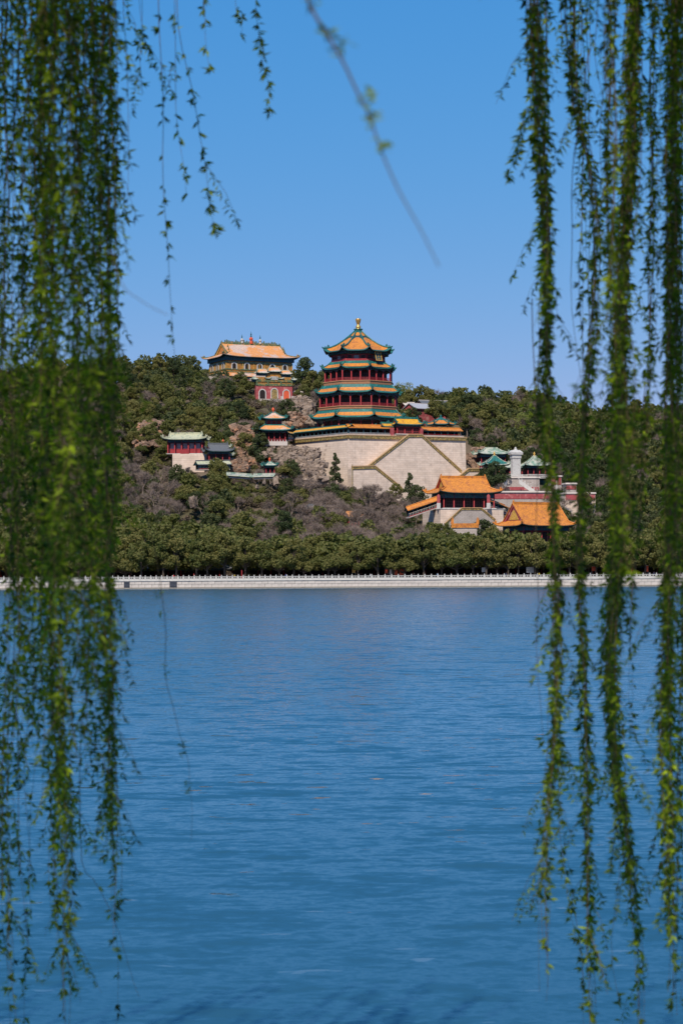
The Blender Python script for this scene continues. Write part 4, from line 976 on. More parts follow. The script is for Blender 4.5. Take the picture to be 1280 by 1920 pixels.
# stair with balustrade coming down from the stele
for (x0, y0, x1, y1, lab) in ((972, 898, 1006, 922, 'white stair parapet falling to the right of the stele'), (950, 899, 936, 922, 'white stair parapet falling to the left of the stele')):
    a, b = P(x0, y0, 752), P(x1, y1, 749); t = thing('stair_parapet', lab, 'parapet', a)
    d = b - a; mb = MB(); mb.extr([Vector((0, 0, 0)), d, d + Vector((0, 0, -1.6)), Vector((0, 0, -1.6))], (0, .6, 0)); mb.build('parapet_wall', M['marble'], t)
    mb = MB()
    for k in range(7): c = d * (k / 6); mb.box((c.x, c.y + .3, c.z + .45), (.32, .32, .9), taper=.7)
    mb.build('parapet_post', M['marble'], t)
rl = thing('terrace_railing', 'white marble railing on the terrace to the right of the stele', 'railing', at(975, 897, 764))
rail(rl, (0, 0), (11, 1.5), 0, 1.3, 'marble', bal=.7)
t = thing('flagpole', 'thin pale pole standing before the red block wall', 'pole', at(1043, 927, 745)); mb = MB(); mb.tube([(0, 0, 0), (0, 0, 5.4)], .14, 6); mb.build('shaft', M['marble'], t)

# ------------------------------------------------------------------ rocks
def rockmesh(seed, m):
    """an angular block split off by a few planes, with a broken surface"""
    import bmesh as _b
    bm = _b.new(); _b.ops.create_cube(bm, size=1.7); r = random.Random(seed)
    _b.ops.subdivide_edges(bm, edges=bm.edges[:], cuts=2, use_grid_fill=True)
    ph = [(Vector((r.gauss(0, 1), r.gauss(0, 1), r.gauss(0, 1))).normalized(), r.uniform(.5, .85)) for _ in range(7)]
    for v in bm.verts:
        v.co += Vector((r.gauss(0, .08), r.gauss(0, .08), r.gauss(0, .08)))
        for d, k in ph:
            q = v.co.dot(d)
            if q > k: v.co -= d * (q - k)
    me = bpy.data.meshes.new('rock'); bm.to_mesh(me); bm.free(); me.materials.append(m); return me
RK = [rockmesh(i, M['rock']) for i in range(6)]; RG = [rockmesh(20 + i, M['rockgrey']) for i in range(6)]
def outcrop(label, spots, Y0, slope, meshes, size=(1.4, 3.2), name='rock_outcrop'):
    """boulders piled on the slope, spots given as photograph polygons"""
    px0, py0, px1, py1, n = spots
    p = P((px0 + px1) / 2, py1, Y0); t = thing(name, label, 'rocks', p)
    for k in range(n):
        a, b = rng.random(), rng.random(); cy_ = py0 + (py1 - py0) * b
        w0 = 1 - (py1 - (py0 + (py1 - py0) * b)) / (py1 - py0) * .35
        cx = (px0 + px1) / 2 + (a - .5) * (px1 - px0) * w0 + 6 * math.sin(cy_ * .21)
        cy = py0 + (py1 - py0) * b
        Y = Y0 + (py1 - cy) * slope
        q = P(cx, cy, Y) - p; s = rng.uniform(*size) * .62
        inst('boulder', rng.choice(meshes), t, q, (rng.uniform(-.35, .35), rng.uniform(-.35, .35), rng.uniform(0, 6)), (s * rng.uniform(.7, 1.2), s * rng.uniform(.7, 1.2), s * rng.uniform(.5, 1.0)))
outcrop('steep brown rock face left of the two tier cliff pavilion', (436, 798, 482, 874 , 190), 768, .16, RK)
outcrop('broad pale craggy cliff in front of the terrace, below the cliff pavilion', (512, 842, 612, 900, 330), 752, .28, RG, (1.2, 3.0))
outcrop('rocks supporting the cliff pavilion on its right side', (486, 836, 560, 856, 120), 767, .3, RG, (1.2, 2.4))
outcrop('orange boulders beside the dark grey-roofed pavilion', (432, 862, 462, 884, 60), 752, .2, RK, (1.0, 2.2))
outcrop('loose pinkish rocks between the archway and the tower', (535, 745, 590, 800, 130), 815, .5, RG, (1.2, 2.6))
outcrop('orange rocks behind the left end of the terrace gallery', (540, 776, 570, 798, 60), 806, .4, RK, (1.2, 2.2))
outcrop('bare pink earth bank and rocks high on the left slope', (256, 790, 316, 838, 90), 778, .5, RK, (1.2, 2.4))
outcrop('dark brown rocks right of the great terrace corner', (876, 842, 905, 885, 80), 790, .3, RK, (1.2, 2.4))
outcrop('pale rock slab on the slope above the right pavilion', (985, 840, 1012, 868, 36), 800, .3, RG, (1.2, 2.6))
for px, py, s, lab in ((362, 943, 1.9, 'white boulder alone among bushes left of centre'), (517, 902, 1.5, 'white boulder below the tiny green pavilion'), (495, 903, 1.0, 'small white rock left of the larger white boulder'), (483, 914, .9, 'small white rock lowest of the three under the green walls'), (352, 880, 1.0, 'white stone at the foot of the pale-roofed hall base')):
    Y = 712 if py > 930 else 728; inst('boulder', rng.choice(RG), None, P(px, py, Y), (.3, .2, rng.random() * 6), (s * .8, s * .8, s * 1.2), label=lab, cat='rock').active_material
# ------------------------------------------------------------------ trees
def quads_to_mesh(name, C, Nn, size, mats, aspect=1.6):
    n = len(C); a = nr.normal(size=(n, 3)); e1 = np.cross(Nn, a); e1 /= np.linalg.norm(e1, axis=1, keepdims=True) + 1e-9
    e2 = np.cross(Nn, e1); s = size[:, None]
    V = np.stack([C - e1 * s * aspect * .5, C - e2 * s * .5, C + e1 * s * aspect * .5, C + e2 * s * .5], 1).reshape(-1, 3)
    return npmesh(name, V, np.arange(4 * n).reshape(-1, 4), mats)
def crown_points(kind, n, seed):
    r = np.random.default_rng(seed)
    if kind == 'round':
        L = r.integers(36, 50); lob = []
        H, W, z0 = 7.6, r.uniform(2.9, 3.7), 3.0
        for _ in range(L):
            h = r.uniform(0, 1); rad = W * (1 - abs(h - .38) ** 1.6 * 1.4) * math.sqrt(r.uniform(.15, 1)); a = r.uniform(0, 6.283)
            lob.append((rad * math.cos(a), rad * math.sin(a), z0 + .8 + h * (H - 1.4), r.uniform(.5, 1.15) * (1.15 - .4 * h)))
    elif kind == 'cone':
        L = 26; lob = []; H, W, z0 = 10.0, 2.3, 1.2
        for i in range(L):
            h = (i + r.uniform(0, 1)) / L; rad = W * (1 - h) ** .75 * math.sqrt(r.uniform(.2, 1)); a = r.uniform(0, 6.283)
            lob.append((rad * math.cos(a), rad * math.sin(a), z0 + h * (H - .6), r.uniform(.55, 1.0) * (1.2 - .6 * h)))
    elif kind == 'broad':
        L = r.integers(44, 60); lob = []; W = 4.2
        for _ in range(L):
            a = r.uniform(0, 6.283); rad = W * math.sqrt(r.uniform(0, 1)); lob.append((rad * math.cos(a), rad * math.sin(a), 3.6 + 3.0 * (1 - (rad / W) ** 2) * r.uniform(.3, 1) + r.uniform(-.5, .6), r.uniform(.45, 1.05)))
    else:
        L = 14; lob = []; W = 1.9
        for _ in range(L):
            a = r.uniform(0, 6.283); rad = W * math.sqrt(r.uniform(0, 1)); lob.append((rad * math.cos(a), rad * math.sin(a), .5 + 1.7 * (1 - (rad / W) ** 2) * r.uniform(.2, 1), r.uniform(.5, .9)))
    lob = np.array(lob)
    w = lob[:, 3] ** 2; idx = r.choice(len(lob), size=n * 2, p=w / w.sum())
    d = r.normal(size=(n * 2, 3)); d /= np.linalg.norm(d, axis=1, keepdims=True)
    rr = lob[idx, 3] * (1 + r.normal(0, .17, n * 2)) * (.86 + .14 * r.uniform(size=n * 2))
    Cc = lob[idx, :3] + d * rr[:, None] * np.array([1, 1, .85])
    # drop what sits deep inside other lobes
    dist = np.linalg.norm(Cc[:, None, :] - lob[None, :, :3], axis=2) / lob[None, :, 3]
    keep = (dist < .72).sum(1) == 0
    Cc, d = Cc[keep][:n], d[keep][:n]
    Nn = d * 1.0 + r.normal(0, .75, d.shape); Nn /= np.linalg.norm(Nn, axis=1, keepdims=True)
    return Cc, Nn, lob
def tree_meshes(kind, seed, n, size, leaf):
    Cc, Nn, lob = crown_points(kind, n, seed); r = random.Random(seed)
    crown = quads_to_mesh('crown', Cc, Nn, nr.uniform(size[0], size[1], len(Cc)), leaf)
    mb = MB(); top = lob[:, 2].max()
    mb.tube([(0, 0, -1.5), (.08, .05, .8), (-.05, .1, 2.4), (.1, 0, top * .5), (0, .1, top * .85)], [.34, .28, .23, .15, .05], 6)
    for q in lob[::3]:
        z0 = max(1.4, q[2] * .55); mb.tube([(0, 0, z0), (q[0] * .5, q[1] * .5, (z0 + q[2]) / 2 - .1), (q[0], q[1], q[2])], [.12, .08, .03], 4)
    return crown, mb.mesh('trunk', M['bark'])
EV = [tree_meshes('round', 100 + i, 3600, (.24, .40), M['leaf_ever']) for i in range(7)]
BR = [tree_meshes('broad', 150 + i, 3800, (.24, .38), M['leaf_ever']) for i in range(3)]
CN = [tree_meshes('cone', 200 + i, 3000, (.2, .34), M['leaf_dark']) for i in range(3)]
DK = [tree_meshes('round', 230 + i, 3400, (.24, .38), M['leaf_dark']) for i in range(3)]
SP = [tree_meshes('round', 260 + i, 1500, (.18, .3), M['leaf_spring']) for i in range(2)]
BU = [tree_meshes('bush', 300 + i, 1100, (.14, .28), M['leaf_bush']) for i in range(4)]
BUG = [tree_meshes('bush', 320 + i, 1100, (.16, .28), M['leaf_ever']) for i in range(3)]
def bare_meshes(seed):
    r = random.Random(seed); mb = MB(); tips = []
    def grow(p, d, L, rad, depth):
        q = p + d * L * .5 + Vector((r.gauss(0, .06), r.gauss(0, .06), 0)) * L; e = q + (d + Vector((r.gauss(0, .15), r.gauss(0, .15), .05))).normalized() * L * .5
        if rad > .012: mb.tube([p, q, e], [rad, rad * .85, rad * .68], 4 if depth < 3 else 3, cap=False)
        if depth >= 5: tips.append((e, d)); return
        for k in range(3 if depth < 3 else 3):
            nd = (d + Vector((r.gauss(0, .55), r.gauss(0, .55), r.gauss(.12, .28)))).normalized(); grow(e, nd, L * r.uniform(.62, .82), rad * .62, depth + 1)
    grow(Vector((0, 0, -.5)), Vector((0, 0, 1)), 2.8, .26, 0)
    tr = mb.mesh('trunk', M['baretwig'])
    T = []
    for e, d in tips:
        for k in range(7):
            dd = (d + Vector((r.gauss(0, .6), r.gauss(0, .6), r.gauss(.1, .4)))).normalized(); s = e - d * r.uniform(0, .9); l = r.uniform(.6, 1.5)
            a = Vector((r.gauss(0, 1), r.gauss(0, 1), r.gauss(0, 1))).normalized() * r.uniform(.016, .028)
            T.append((s - a, s + a, s + dd * l))
    V = np.array([list(v) for t in T for v in t]); return npmesh('crown', V, np.arange(len(V)).reshape(-1, 3), M['baretwig']), tr
BA = [bare_meshes(400 + i) for i in range(5)]

CLEAR = [(545, 645, 590, 838, 790), (645, 874, 590, 905, 765), (772, 874, 590, 925, 765), (385, 556, 620, 690, 895), (478, 552, 690, 742, 862), (752, 832, 757, 784, 860),
         (306, 392, 806, 868, 757), (372, 436, 832, 878, 742), (482, 548, 762, 834, 772), (432, 484, 795, 876, 766), (530, 606, 842, 886, 750), (490, 520, 868, 889, 734), (424, 500, 882, 893, 733),
         (782, 950, 890, 975, 694), (846, 898, 972, 984, 675), (936, 1076, 934, 984, 668), (898, 1016, 840, 925, 755), (900, 1116, 893, 950, 735), (962, 1002, 795, 832, 812), (258, 314, 795, 832, 775), (536, 592, 748, 795, 812), (352, 372, 932, 955, 712), (478, 526, 895, 918, 730)]
FOOT = [(TX, 800, 30), (U(470, 902), 902, 21), (U(512, 868), 868, 10), (U(348, 763), 763, 9), (U(410, 756), 756, 8), (U(512, 775), 775, 7), (U(866, 705), 703, 15), (U(1003, 676), 676, 14), (U(966, 762), 762, 6), (U(925, 780), 782, 9), (U(1003, 776), 774, 8), (U(790, 875), 878, 11), (U(980, 745), 748, 9), (U(1085, 738), 740, 7), (U(446, 626), 626, 4), (U(871, 676), 676, 4), (U(800, 790), 795, 24)]
cands = []
trr = random.Random(77)
y = 605.5
row = 0
while y < 985:
    sp = 4.6 if y < 612 else (4.6 if y < 660 else 5.2)
    x = -235 + (row % 2) * sp / 2
    while x < 250:
        X = x + trr.uniform(-.35, .35) * sp; Y = y + trr.uniform(-.35, .35) * sp * (.4 if y < 612 else 1); x += sp
        u = HX + X / Y * F
        if u < -330 or u > 1620: continue
        z = terrain(X, Y); yb = HY - (z - 3) * F / Y
        # what grows here
        k = trr.random(); hill = Y > 668
        if not hill and 470 < u < 790 and Y > 646 and k < .88: kind = 'bare'
        elif not hill: kind = 'ever' if k < .93 else ('dark' if k < .97 else 'bush')
        elif 235 < u < 790 and 672 < Y < 752 and not (235 < u < 330 and Y < 690): kind = ('bare' if k < .74 else ('bush' if k < .86 else ('ever' if k < .95 else 'dark'))) if (u > 455 or (u < 335 and Y > 694)) else ('bare' if k < .24 else ('bush' if k < .34 else ('ever' if k < .86 else 'dark')))
        elif 250 < u < 420 and 752 <= Y < 800: kind = 'bush' if k < .35 else ('bare' if k < .55 else 'ever')
        elif 400 < u < 600 and Y >= 790 and Y < 885: kind = 'bush' if k < .42 else ('bare' if k < .6 else ('dark' if k < .7 else 'ever'))
        elif 870 < u < 1150 and Y < 800: kind = 'bush' if k < .3 else ('bare' if k < .5 else 'dark')
        else: kind = 'ever' if k < .52 else ('dark' if k < .74 else ('bush' if k < .86 else 'bare'))
        if kind in ('bush',) and not hill: sc = trr.uniform(.7, 1.0)
        elif kind == 'bare': sc = trr.uniform(.7, 1.1)
        elif Y < 620: sc = trr.uniform(.9, 1.28)
        elif Y < 668: sc = trr.uniform(.8, 1.32) * (.82 if u > 455 and Y > 628 else 1)
        else: sc = trr.uniform(.62, 1.08) if kind != 'bush' else trr.uniform(.8, 1.7)
        H, Wd = {'ever': (10.6, 3.6), 'dark': (10.2, 3.2), 'bush': (2.9, 2.2), 'bare': (9.0, 3.6)}[kind]
        cands.append([X, Y, z, kind, sc, H * sc, Wd * sc])
    y += sp * .92; row += 1
def ok(c):
    X, Y, z, kind, sc, H, Wd = c
    k = F / Y; u = HX + X * k; yt = HY - (z + H - 3) * k; yb = HY - (z - 3) * k; hw = Wd * k
    for (a, b, c0, c1, Yb) in CLEAR:
        if Y < Yb and u + hw * .8 > a and u - hw * .8 < b and yt < c1 and yb > c0: return False
    for fx, fy, r in FOOT:
        if (X - fx) ** 2 + (Y - fy) ** 2 < (r + Wd * .5) ** 2: return False
    if 545 < u < 890 and 755 < Y < 845: return False
    return True
good = []
for c in cands:
    if ok(c): good.append(c)
    else:
        # a low bush instead, as big as the place allows
        for s2 in (trr.uniform(.8, 1.3), .6, .35):
            c2 = [c[0], c[1], c[2], 'bush' if trr.random() < .6 else 'green_bush', s2, 2.9 * s2, 2.2 * s2]
            if ok(c2): good.append(c2); break
# trees the photograph singles out (px, py of the foot, depth, kind, scale, label)
single = [(629, 912, 755, 'cone', 1.08, 'dark bushy cypress standing alone against the rocks at the terrace foot'),
          (768, 962, 722, 'cone', 1.25, 'tall dark cypress left of the orange hall, against the stair wall'),
          (784, 962, 716, 'dark', .95, 'dark round evergreen touching the left eave of the orange hall'),
          (727, 962, 728, 'ever', .75, 'small green tree under the lower stair wall'),
          (690, 985, 722, 'bare', 1.62, 'wide-crowned leafless tree in front of the lower left stair wall'),
          (640, 992, 688, 'bare', 1.0, 'leafless tree in front of the half hidden orange roof'),
          (668, 1000, 670, 'bare', 1.0, 'leafless tree nearest the belt, before the faded orange roof'),
          (598, 990, 690, 'bare', 1.1, 'leafless tree before the red-walled low building'),
          (484, 876, 752, 'cone', 1.4, 'slender dark cypress in front of the cliff pavilion'),
          (496, 876, 748, 'cone', 1.15, 'shorter cypress right of the slender one below the cliff pavilion'),
          (518, 886, 744, 'cone', .8, 'small cypress beside the pale cliff'),
          (572, 742, 862, 'dark', 1.3, 'dark evergreen right of the glazed archway on the skyline'),
          (588, 760, 850, 'ever', 1.15, 'evergreen between the archway and the tower'),
          (930, 930, 728, 'dark', 1.15, 'dark rounded tree in front of the stele terraces'),
          (948, 944, 728, 'bare', .85, 'leafless tree in front of the long red-banded wall'),
          (1052, 968, 728, 'bare', .9, 'leafless tree before the stepped masonry wall'),
          (1098, 974, 728, 'ever', .9, 'evergreen covering the right end of the stepped masonry wall'),
          (1024, 950, 728, 'bare', .7, 'small leafless tree against the red-banded wall, right of the orange gable'),
          (982, 838, 850, 'spring', 1.1, 'fresh yellow-green tree on the slope behind the stele'),
          (388, 800, 800, 'ever', 1.1, 'round green tree on the slope above the pale-roofed hall'),
          (432, 862, 772, 'dark', 1.0, 'dark tree between the pale-roofed hall and the brown rock face')]
nspring = 0
cov = np.zeros((480, 320), bool)
items = []
def ground_depth(px, py):
    Y = 640.0
    while Y < 940 and Zf(py, Y) > terrain(U(px, Y), Y): Y += 1.0
    return Y
for (px, py, Y, kind, sc, lab) in single:
    Y = min(ground_depth(px, py), 757.0 if 545 < px < 885 and py > 850 else 999.0); X = U(px, Y); items.append([X, Y, terrain(X, Y) - .2, kind, sc * Y / 740, 10 * sc, 3 * sc, lab])
# pale leafless treetops along the ridge right of the tower
for i in range(9):
    Y = 915 + i * 2; px = 752 + i * 12; X = U(px, Y); items.append([X, Y, terrain(X, Y) - .5, 'spring_tall' if i < 3 else 'pale_bare', 1.55 if i < 3 else 1.5, 15, 4, None])
for c in good: items.append(c + [None])
items.sort(key=lambda c: c[1])
for c in items:
    k = F / c[1]; u = HX + c[0] * k; hw = c[6] * k; yt = HY - (c[2] + c[5] - 3) * k; yb = HY - (c[2] - 3) * k
    i0, i1 = int(max(0, (u - hw * .8) / 4)), int(min(320, (u + hw * .8) / 4)); j0, j1 = int(max(0, yt / 4)), int(min(480, (yb - (yb - yt) * .2) / 4))
    v = 0
    if i1 > i0 and j1 > j0:
        v = int((~cov[j0:j1, i0:i1]).sum()); cov[j0:j1, i0:i1] = True
    c.append(v)
KIND = {'ever': (EV + BR, 'evergreen_tree', 'tree'), 'dark': (DK, 'dark_evergreen_tree', 'tree'), 'cone': (CN, 'cypress_tree', 'tree'), 'bare': (BA, 'bare_tree', 'tree'),
        'bush': (BU, 'brown_shrub', 'shrub'), 'green_bush': (BUG, 'green_shrub', 'shrub'), 'spring': (SP, 'spring_tree', 'tree'), 'spring_tall': (SP, 'spring_tree', 'tree'), 'pale_bare': (BA, 'bare_tree', 'tree')}
def zone(c):
    X, Y, kind = c[0], c[1], c[3]
    u = HX + X / Y * F
    sec = ['behind the left willow', 'left of the hilltop hall', 'below the hilltop hall', 'beside the great tower', 'right of the tower', 'above the white stele', 'behind the right willow'][sum(u > q for q in (215, 385, 545, 700, 900, 1050))]
    if Y < 752: sec = ['behind the left willow', 'under the pale-roofed hall', 'under the cliff pavilion', 'under the great terrace', 'under the orange hall', 'by the big orange roof', 'behind the right willow'][sum(u > q for q in (215, 400, 560, 760, 930, 1076))]
    where = 'row' if Y < 613 else ('belt' if Y < 668 else ('mid' if Y < 752 else ('slope' if Y < 870 else 'ridge')))
    u = HX + X / Y * F; side = 'left' if u < 560 else 'right'
    nm = {'ever': 'olive green evergreen tree', 'dark': 'dark green evergreen tree', 'bare': 'leafless greyish tree', 'bush': 'low brown leafless shrub', 'green_bush': 'low green shrub', 'spring_tall': 'pale yellow-green tree', 'pale_bare': 'pale leafless treetop'}[kind]
    wh = {'row': 'in the lakeside row', 'belt': 'in the belt above the promenade', 'mid': 'on the lower slope', 'slope': 'on the %s hillside' % ('middle' if Y < 790 else ('upper' if Y < 830 else 'highest')), 'ridge': 'on the skyline'}[where] + ', ' + sec
    if kind in ('pale_bare', 'spring_tall'): wh = 'rising over the ridge just right of the tower'
    return nm + ' ' + wh
lim = {'ever': 290, 'dark': 120, 'bare': 110, 'bush': 110, 'green_bush': 60}
order = sorted([c for c in items if c[7] is None], key=lambda c: -c[8])
cnt = {}; rest = []
def plant(c):
    X, Y, z, kind, sc, H, Wd, lab, v = c
    ms, nm, cat = KIND[kind]; crown, trunk = trr.choice(ms)
    lb = lab or zone(c)
    t = thing(nm, lb, cat, (X, Y, z), trr.uniform(0, 6.28), None if lab else lb.replace('tree ', 'trees ', 1).replace('shrub ', 'shrubs ', 1))
    s = (sc * trr.uniform(.92, 1.1), sc * trr.uniform(.92, 1.1), sc)
    if kind == 'spring_tall': s = (sc * .8, sc * .8, sc)
    inst('trunk', trunk, t, scale=s); inst('crown', crown, t, scale=s)
for c in items:
    if c[7]: plant(c)
for c in order:
    k = c[3]; cnt[k] = cnt.get(k, 0) + 1
    if c[8] > 0 and cnt[k] <= lim.get(k, 99): plant(c)
    else: rest.append(c)
# thin brush on the open ground
y = 664.0
while y < 800:
    x = -140.0
    while x < 140:
        X = x + trr.uniform(-1.6, 1.6); Y = y + trr.uniform(-1.6, 1.6); x += 3.5; s2 = trr.uniform(.35, .85)
        c2 = [X, Y, terrain(X, Y), 'bush' if trr.random() < .55 else 'green_bush', s2, 2.9 * s2, 2.2 * s2, None, 0]
        if ok(c2[:7]): rest.append(c2)
    y += 3.4
# the rest of the wood: one object per kind of growth, joined
def join_rest(name, label, sel, src, nq, cat, grow):
    Vs = []
    for c in sel:
        me = trr.choice(src)[0]; k = len(me.polygons[0].vertices)
        co = np.empty(len(me.vertices) * 3, np.float32); me.vertices.foreach_get('co', co); co = co.reshape(-1, k, 3)
        pick = nr.choice(len(co), size=min(nq, len(co)), replace=False); q = co[pick]; ctr = q.mean(1, keepdims=True); q = ctr + (q - ctr) * grow
        a = trr.uniform(0, 6.28); Rm = np.array([[math.cos(a), math.sin(a), 0], [-math.sin(a), math.cos(a), 0], [0, 0, 1]])
        Vs.append((q @ Rm) * c[4] + np.array([c[0], c[1], c[2]]))
    if not Vs: return
    V = np.concatenate(Vs); k = V.shape[1]; V = V.reshape(-1, 3)
    me = npmesh(name, V, np.arange(len(V)).reshape(-1, k), src[0][0].materials[0])
    o = inst(name, me, None, kind='stuff'); o['label'] = label
evr = [c for c in rest if c[3] == 'ever' and (c[8] > 0 or trr.random() < .6)]
drk = [c for c in rest if c[3] == 'dark' and (c[8] > 0 or trr.random() < .6)]
join_rest('evergreen_wood', 'mass of olive green evergreens filling the hillside behind the nearer trees', evr, EV, 420, 'wood', 2.3)
join_rest('dark_evergreen_wood', 'darker evergreens filling gaps on the hillside', drk, DK, 420, 'wood', 2.3)
join_rest('bare_wood', 'tangle of leafless trees filling gaps on the lower slope', [c for c in rest if c[3] == 'bare'], BA, 1600, 'wood', 1.6)
join_rest('brown_undergrowth', 'brown leafless undergrowth between the trees', [c for c in rest if c[3] in ('bush',)], BU, 130, 'undergrowth', 2.3)
join_rest('green_undergrowth', 'green undergrowth between the trees', [c for c in rest if c[3] in ('green_bush',)], BUG, 130, 'undergrowth', 2.3)
print('trees', len(items), cnt, 'rest', len(rest))

# ------------------------------------------------------------------ promenade: long corridor, boards, people
lc = thing('long_corridor', 'long grey-roofed corridor with red columns in deep shade behind the lakeside trees', 'corridor', (0, 622.5, 2.3))
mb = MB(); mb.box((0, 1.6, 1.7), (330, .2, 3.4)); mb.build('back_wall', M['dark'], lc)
mb = MB(); mb.box((0, 0, 3.1), (330, .3, .6)); mb.build('beam', M['blue'], lc)
mb = MB(); mb.extr([(-165, -1.2, 3.4), (-165, 1.4, 5.0), (-165, 4.0, 3.4), (-165, 4.0, 3.2), (-165, -1.2, 3.2)], (330, 0, 0)); mb.build('roof', M['grey_tile'], lc)
for k in range(88): column(lc, -163 + k * 3.75, 0, 0, 2.8, .16)
def board(label, px, wpx, y0, y1, m, Y=606.5, name='display_board'):
    x = U(px, Y); z0, z1 = Zf(y1, Y), Zf(y0, Y); t = thing(name, label, 'board', (x, Y, 2.31))
    mb = MB(); mb.box((0, 0, (z0 + z1) / 2 - 2.31), (wpx * Y / F, .12, z1 - z0)); mb.build('panel', M[m], t)
    mb = MB()
    for s in (-1, 1): mb.box((s * wpx * Y / F * .46, .12, (z1 - 2.31) / 2), (.09, .09, z1 - 2.31))
    mb.box((0, .1, z1 - 2.28), (wpx * Y / F + .1, .2, .1)); mb.build('frame', M['marble' if m != 'marble' else 'dark'], t)
for px, wd, y0, y1, m, lab in ((724, 5, 1067.5, 1075, 'orangered', 'small orange-red board, leftmost behind the middle of the balustrade'), (732, 4.5, 1068, 1078, 'cream', 'narrow pale board between the orange-red ones'), (742, 6.5, 1068, 1079, 'orangered', 'orange-red board in the middle of the row of boards'), (752.5, 8, 1067, 1079, 'orangered', 'widest orange-red board at the right of the row of boards'),
                           (907, 9, 1065.5, 1074, 'marble', 'white board under the trees left of the larger white one'), (993, 14, 1065, 1076, 'marble', 'white board with dark opening under the trees at the right'), (663, 6, 1067, 1074, 'goldp', 'ochre board under the trees, left of the orange-red ones'),
                           (1112, 7, 1065, 1073, 'orangered', 'orange-red board behind the balustrade seen between right willow strands'), (1136, 6, 1070, 1076, 'orangered', 'low orange-red board just right of another between the willow strands'), (1186, 7, 1065, 1074, 'orangered', 'orange-red board hidden behind dense right willow strands'), (1211, 7, 1064, 1075, 'orangered', 'tall orange-red board near the rightmost willow strand')):
    board(lab, px, wd, y0, y1, m)
t = thing('red_pole', 'thick red pole standing behind the balustrade left of centre', 'pole', (U(453.5, 604), 604, 2.31)); mb = MB(); mb.tube([(0, 0, 0), (0, 0, Zf(1068, 604) - 2.31)], .17, 8); mb.build('shaft', M['red'], t)
for px, wd in ((238, 2.2), (324, 2.6)): pass
# grey tiled waterside pavilions behind the left willow
for px, w_, lab in ((70, 11, 'grey-roofed waterside pavilion at the far left, hidden behind the willow'), (128, 7, 'smaller grey-roofed pavilion right of the other behind the left willow')):
    hall('waterside_pavilion', lab, 'pavilion', (U(px, 608), 609, 2.3), R(6), w_, 5.5, .2, 4.3, 1.2, 4.3 if w_ > 8 else 3.8, (M['grey_light'], M['grey_tile'], M['soffit']), ncol=4, lift=.6, inset_=1.0)

def person_mesh(seed, top, bottom, hair=(.02, .015, .012)):
    import bmesh as _b
    r = random.Random(seed); mb = MB(); sw = r.uniform(-.08, .08)
    # torso, legs, arms, neck and head as one stacked body
    me = bpy.data.meshes.new('body'); bm = _b.new(); sk = bm.verts.layers.skin.verify()
    def V(co, rad):
        v = bm.verts.new(co); v[sk].radius = (rad, rad * .8); return v
    hip = V((0, 0, .92), .15); hip[sk].use_root = True
    waist = V((0, 0, 1.1), .13); chest = V((0, 0, 1.32), .17); neck = V((0, 0, 1.5), .06); head = V((0, -.01, 1.62), .10); crown = V((0, 0, 1.7), .085)
    E = [(hip, waist), (waist, chest), (chest, neck), (neck, head), (head, crown)]
    for s in (-1, 1):
        a = V((s * .1, 0, .85), .10); k = V((s * .11, -.03 + s * sw, .48), .07); f = V((s * .11, s * sw * 1.5, .08), .05); t_ = V((s * .12, -.12 + s * sw * 1.5, .03), .045)
        E += [(hip, a), (a, k), (k, f), (f, t_)]
        sh_ = V((s * .19, 0, 1.4), .07); el = V((s * .25, .02, 1.13), .05); ha = V((s * .24, -.08, .88), .035)
        E += [(chest, sh_), (sh_, el), (el, ha)]
    for a, b in E: bm.edges.new((a, b))
    bm.to_mesh(me); bm.free(); return me
pcol = [((.55, .03, .04), 'bright red jacket'), ((.5, .5, .52), 'white top'), ((.03, .05, .18), 'navy jacket'), ((.45, .33, .04), 'yellow jacket'), ((.03, .03, .035), 'black coat'), ((.12, .25, .4), 'light blue jacket')]
skin = mat('skin', (.45, .27, .19), rough=.6, var=.05); trou = mat('dark_trousers', (.03, .035, .05), rough=.9, var=.1); hairm = mat('hair', (.02, .015, .012), rough=.7, var=.1)
PP = [(326, 0, 'person in a bright red jacket standing above the landing steps', 0), (440, 3, 'person in a yellow jacket left of the red pole', 1), (487, 2, 'person in a navy jacket walking right of the red pole', 2), (536, 2, 'person in a navy jacket near the middle of the left balustrade', 3),
      (694, 1, 'person in a white top left of the orange-red boards', 4), (776, 4, 'person in a black coat right of the orange-red boards', 5), (820, 5, 'person in a light blue jacket between the boards and the first white board', 6), (1010, 3, 'person in a yellow jacket right of the larger white board', 7),
      (264, 1, 'person in a white top near the left willow curtain', 8), (948, 2, 'person in a navy jacket between the two white boards', 9), (1225, 2, 'person in a navy jacket at the far right behind the willow', 10)]
for px, ci, lab, sd_ in PP:
    t = thing('person', lab, 'person', (U(px, 601.6), 601.6, 2.312), rng.uniform(-2.5, 2.5)); me = person_mesh(sd_, None, None)
    cm = mat('jacket_%d' % sd_, pcol[ci][0], rough=.85, var=.1); b = inst('body', me, t); me.materials.append(cm)
    sm = b.modifiers.new('skin', 'SKIN'); ss = b.modifiers.new('sub', 'SUBSURF'); ss.levels = 1; ss.render_levels = 1
    dg = bpy.context.evaluated_depsgraph_get(); em = bpy.data.meshes.new_from_object(b.evaluated_get(dg)); b.modifiers.clear(); b.data = em; em.materials.clear()
    for q in (cm, trou, skin): em.materials.append(q)
    for p_ in em.polygons: p_.material_index = 1 if p_.center.z < .9 and abs(p_.center.x) < .2 else (2 if p_.center.z > 1.5 or (p_.center.z < .95 and abs(p_.center.x) > .2) else 0)
    mb = MB(); mb.lathe([(.06, 1.57), (.105, 1.62), (.11, 1.7), (.08, 1.77), (.02, 1.80)], 8, (0, .02, 0)); mb.build('hair', hairm, t, smooth=True)

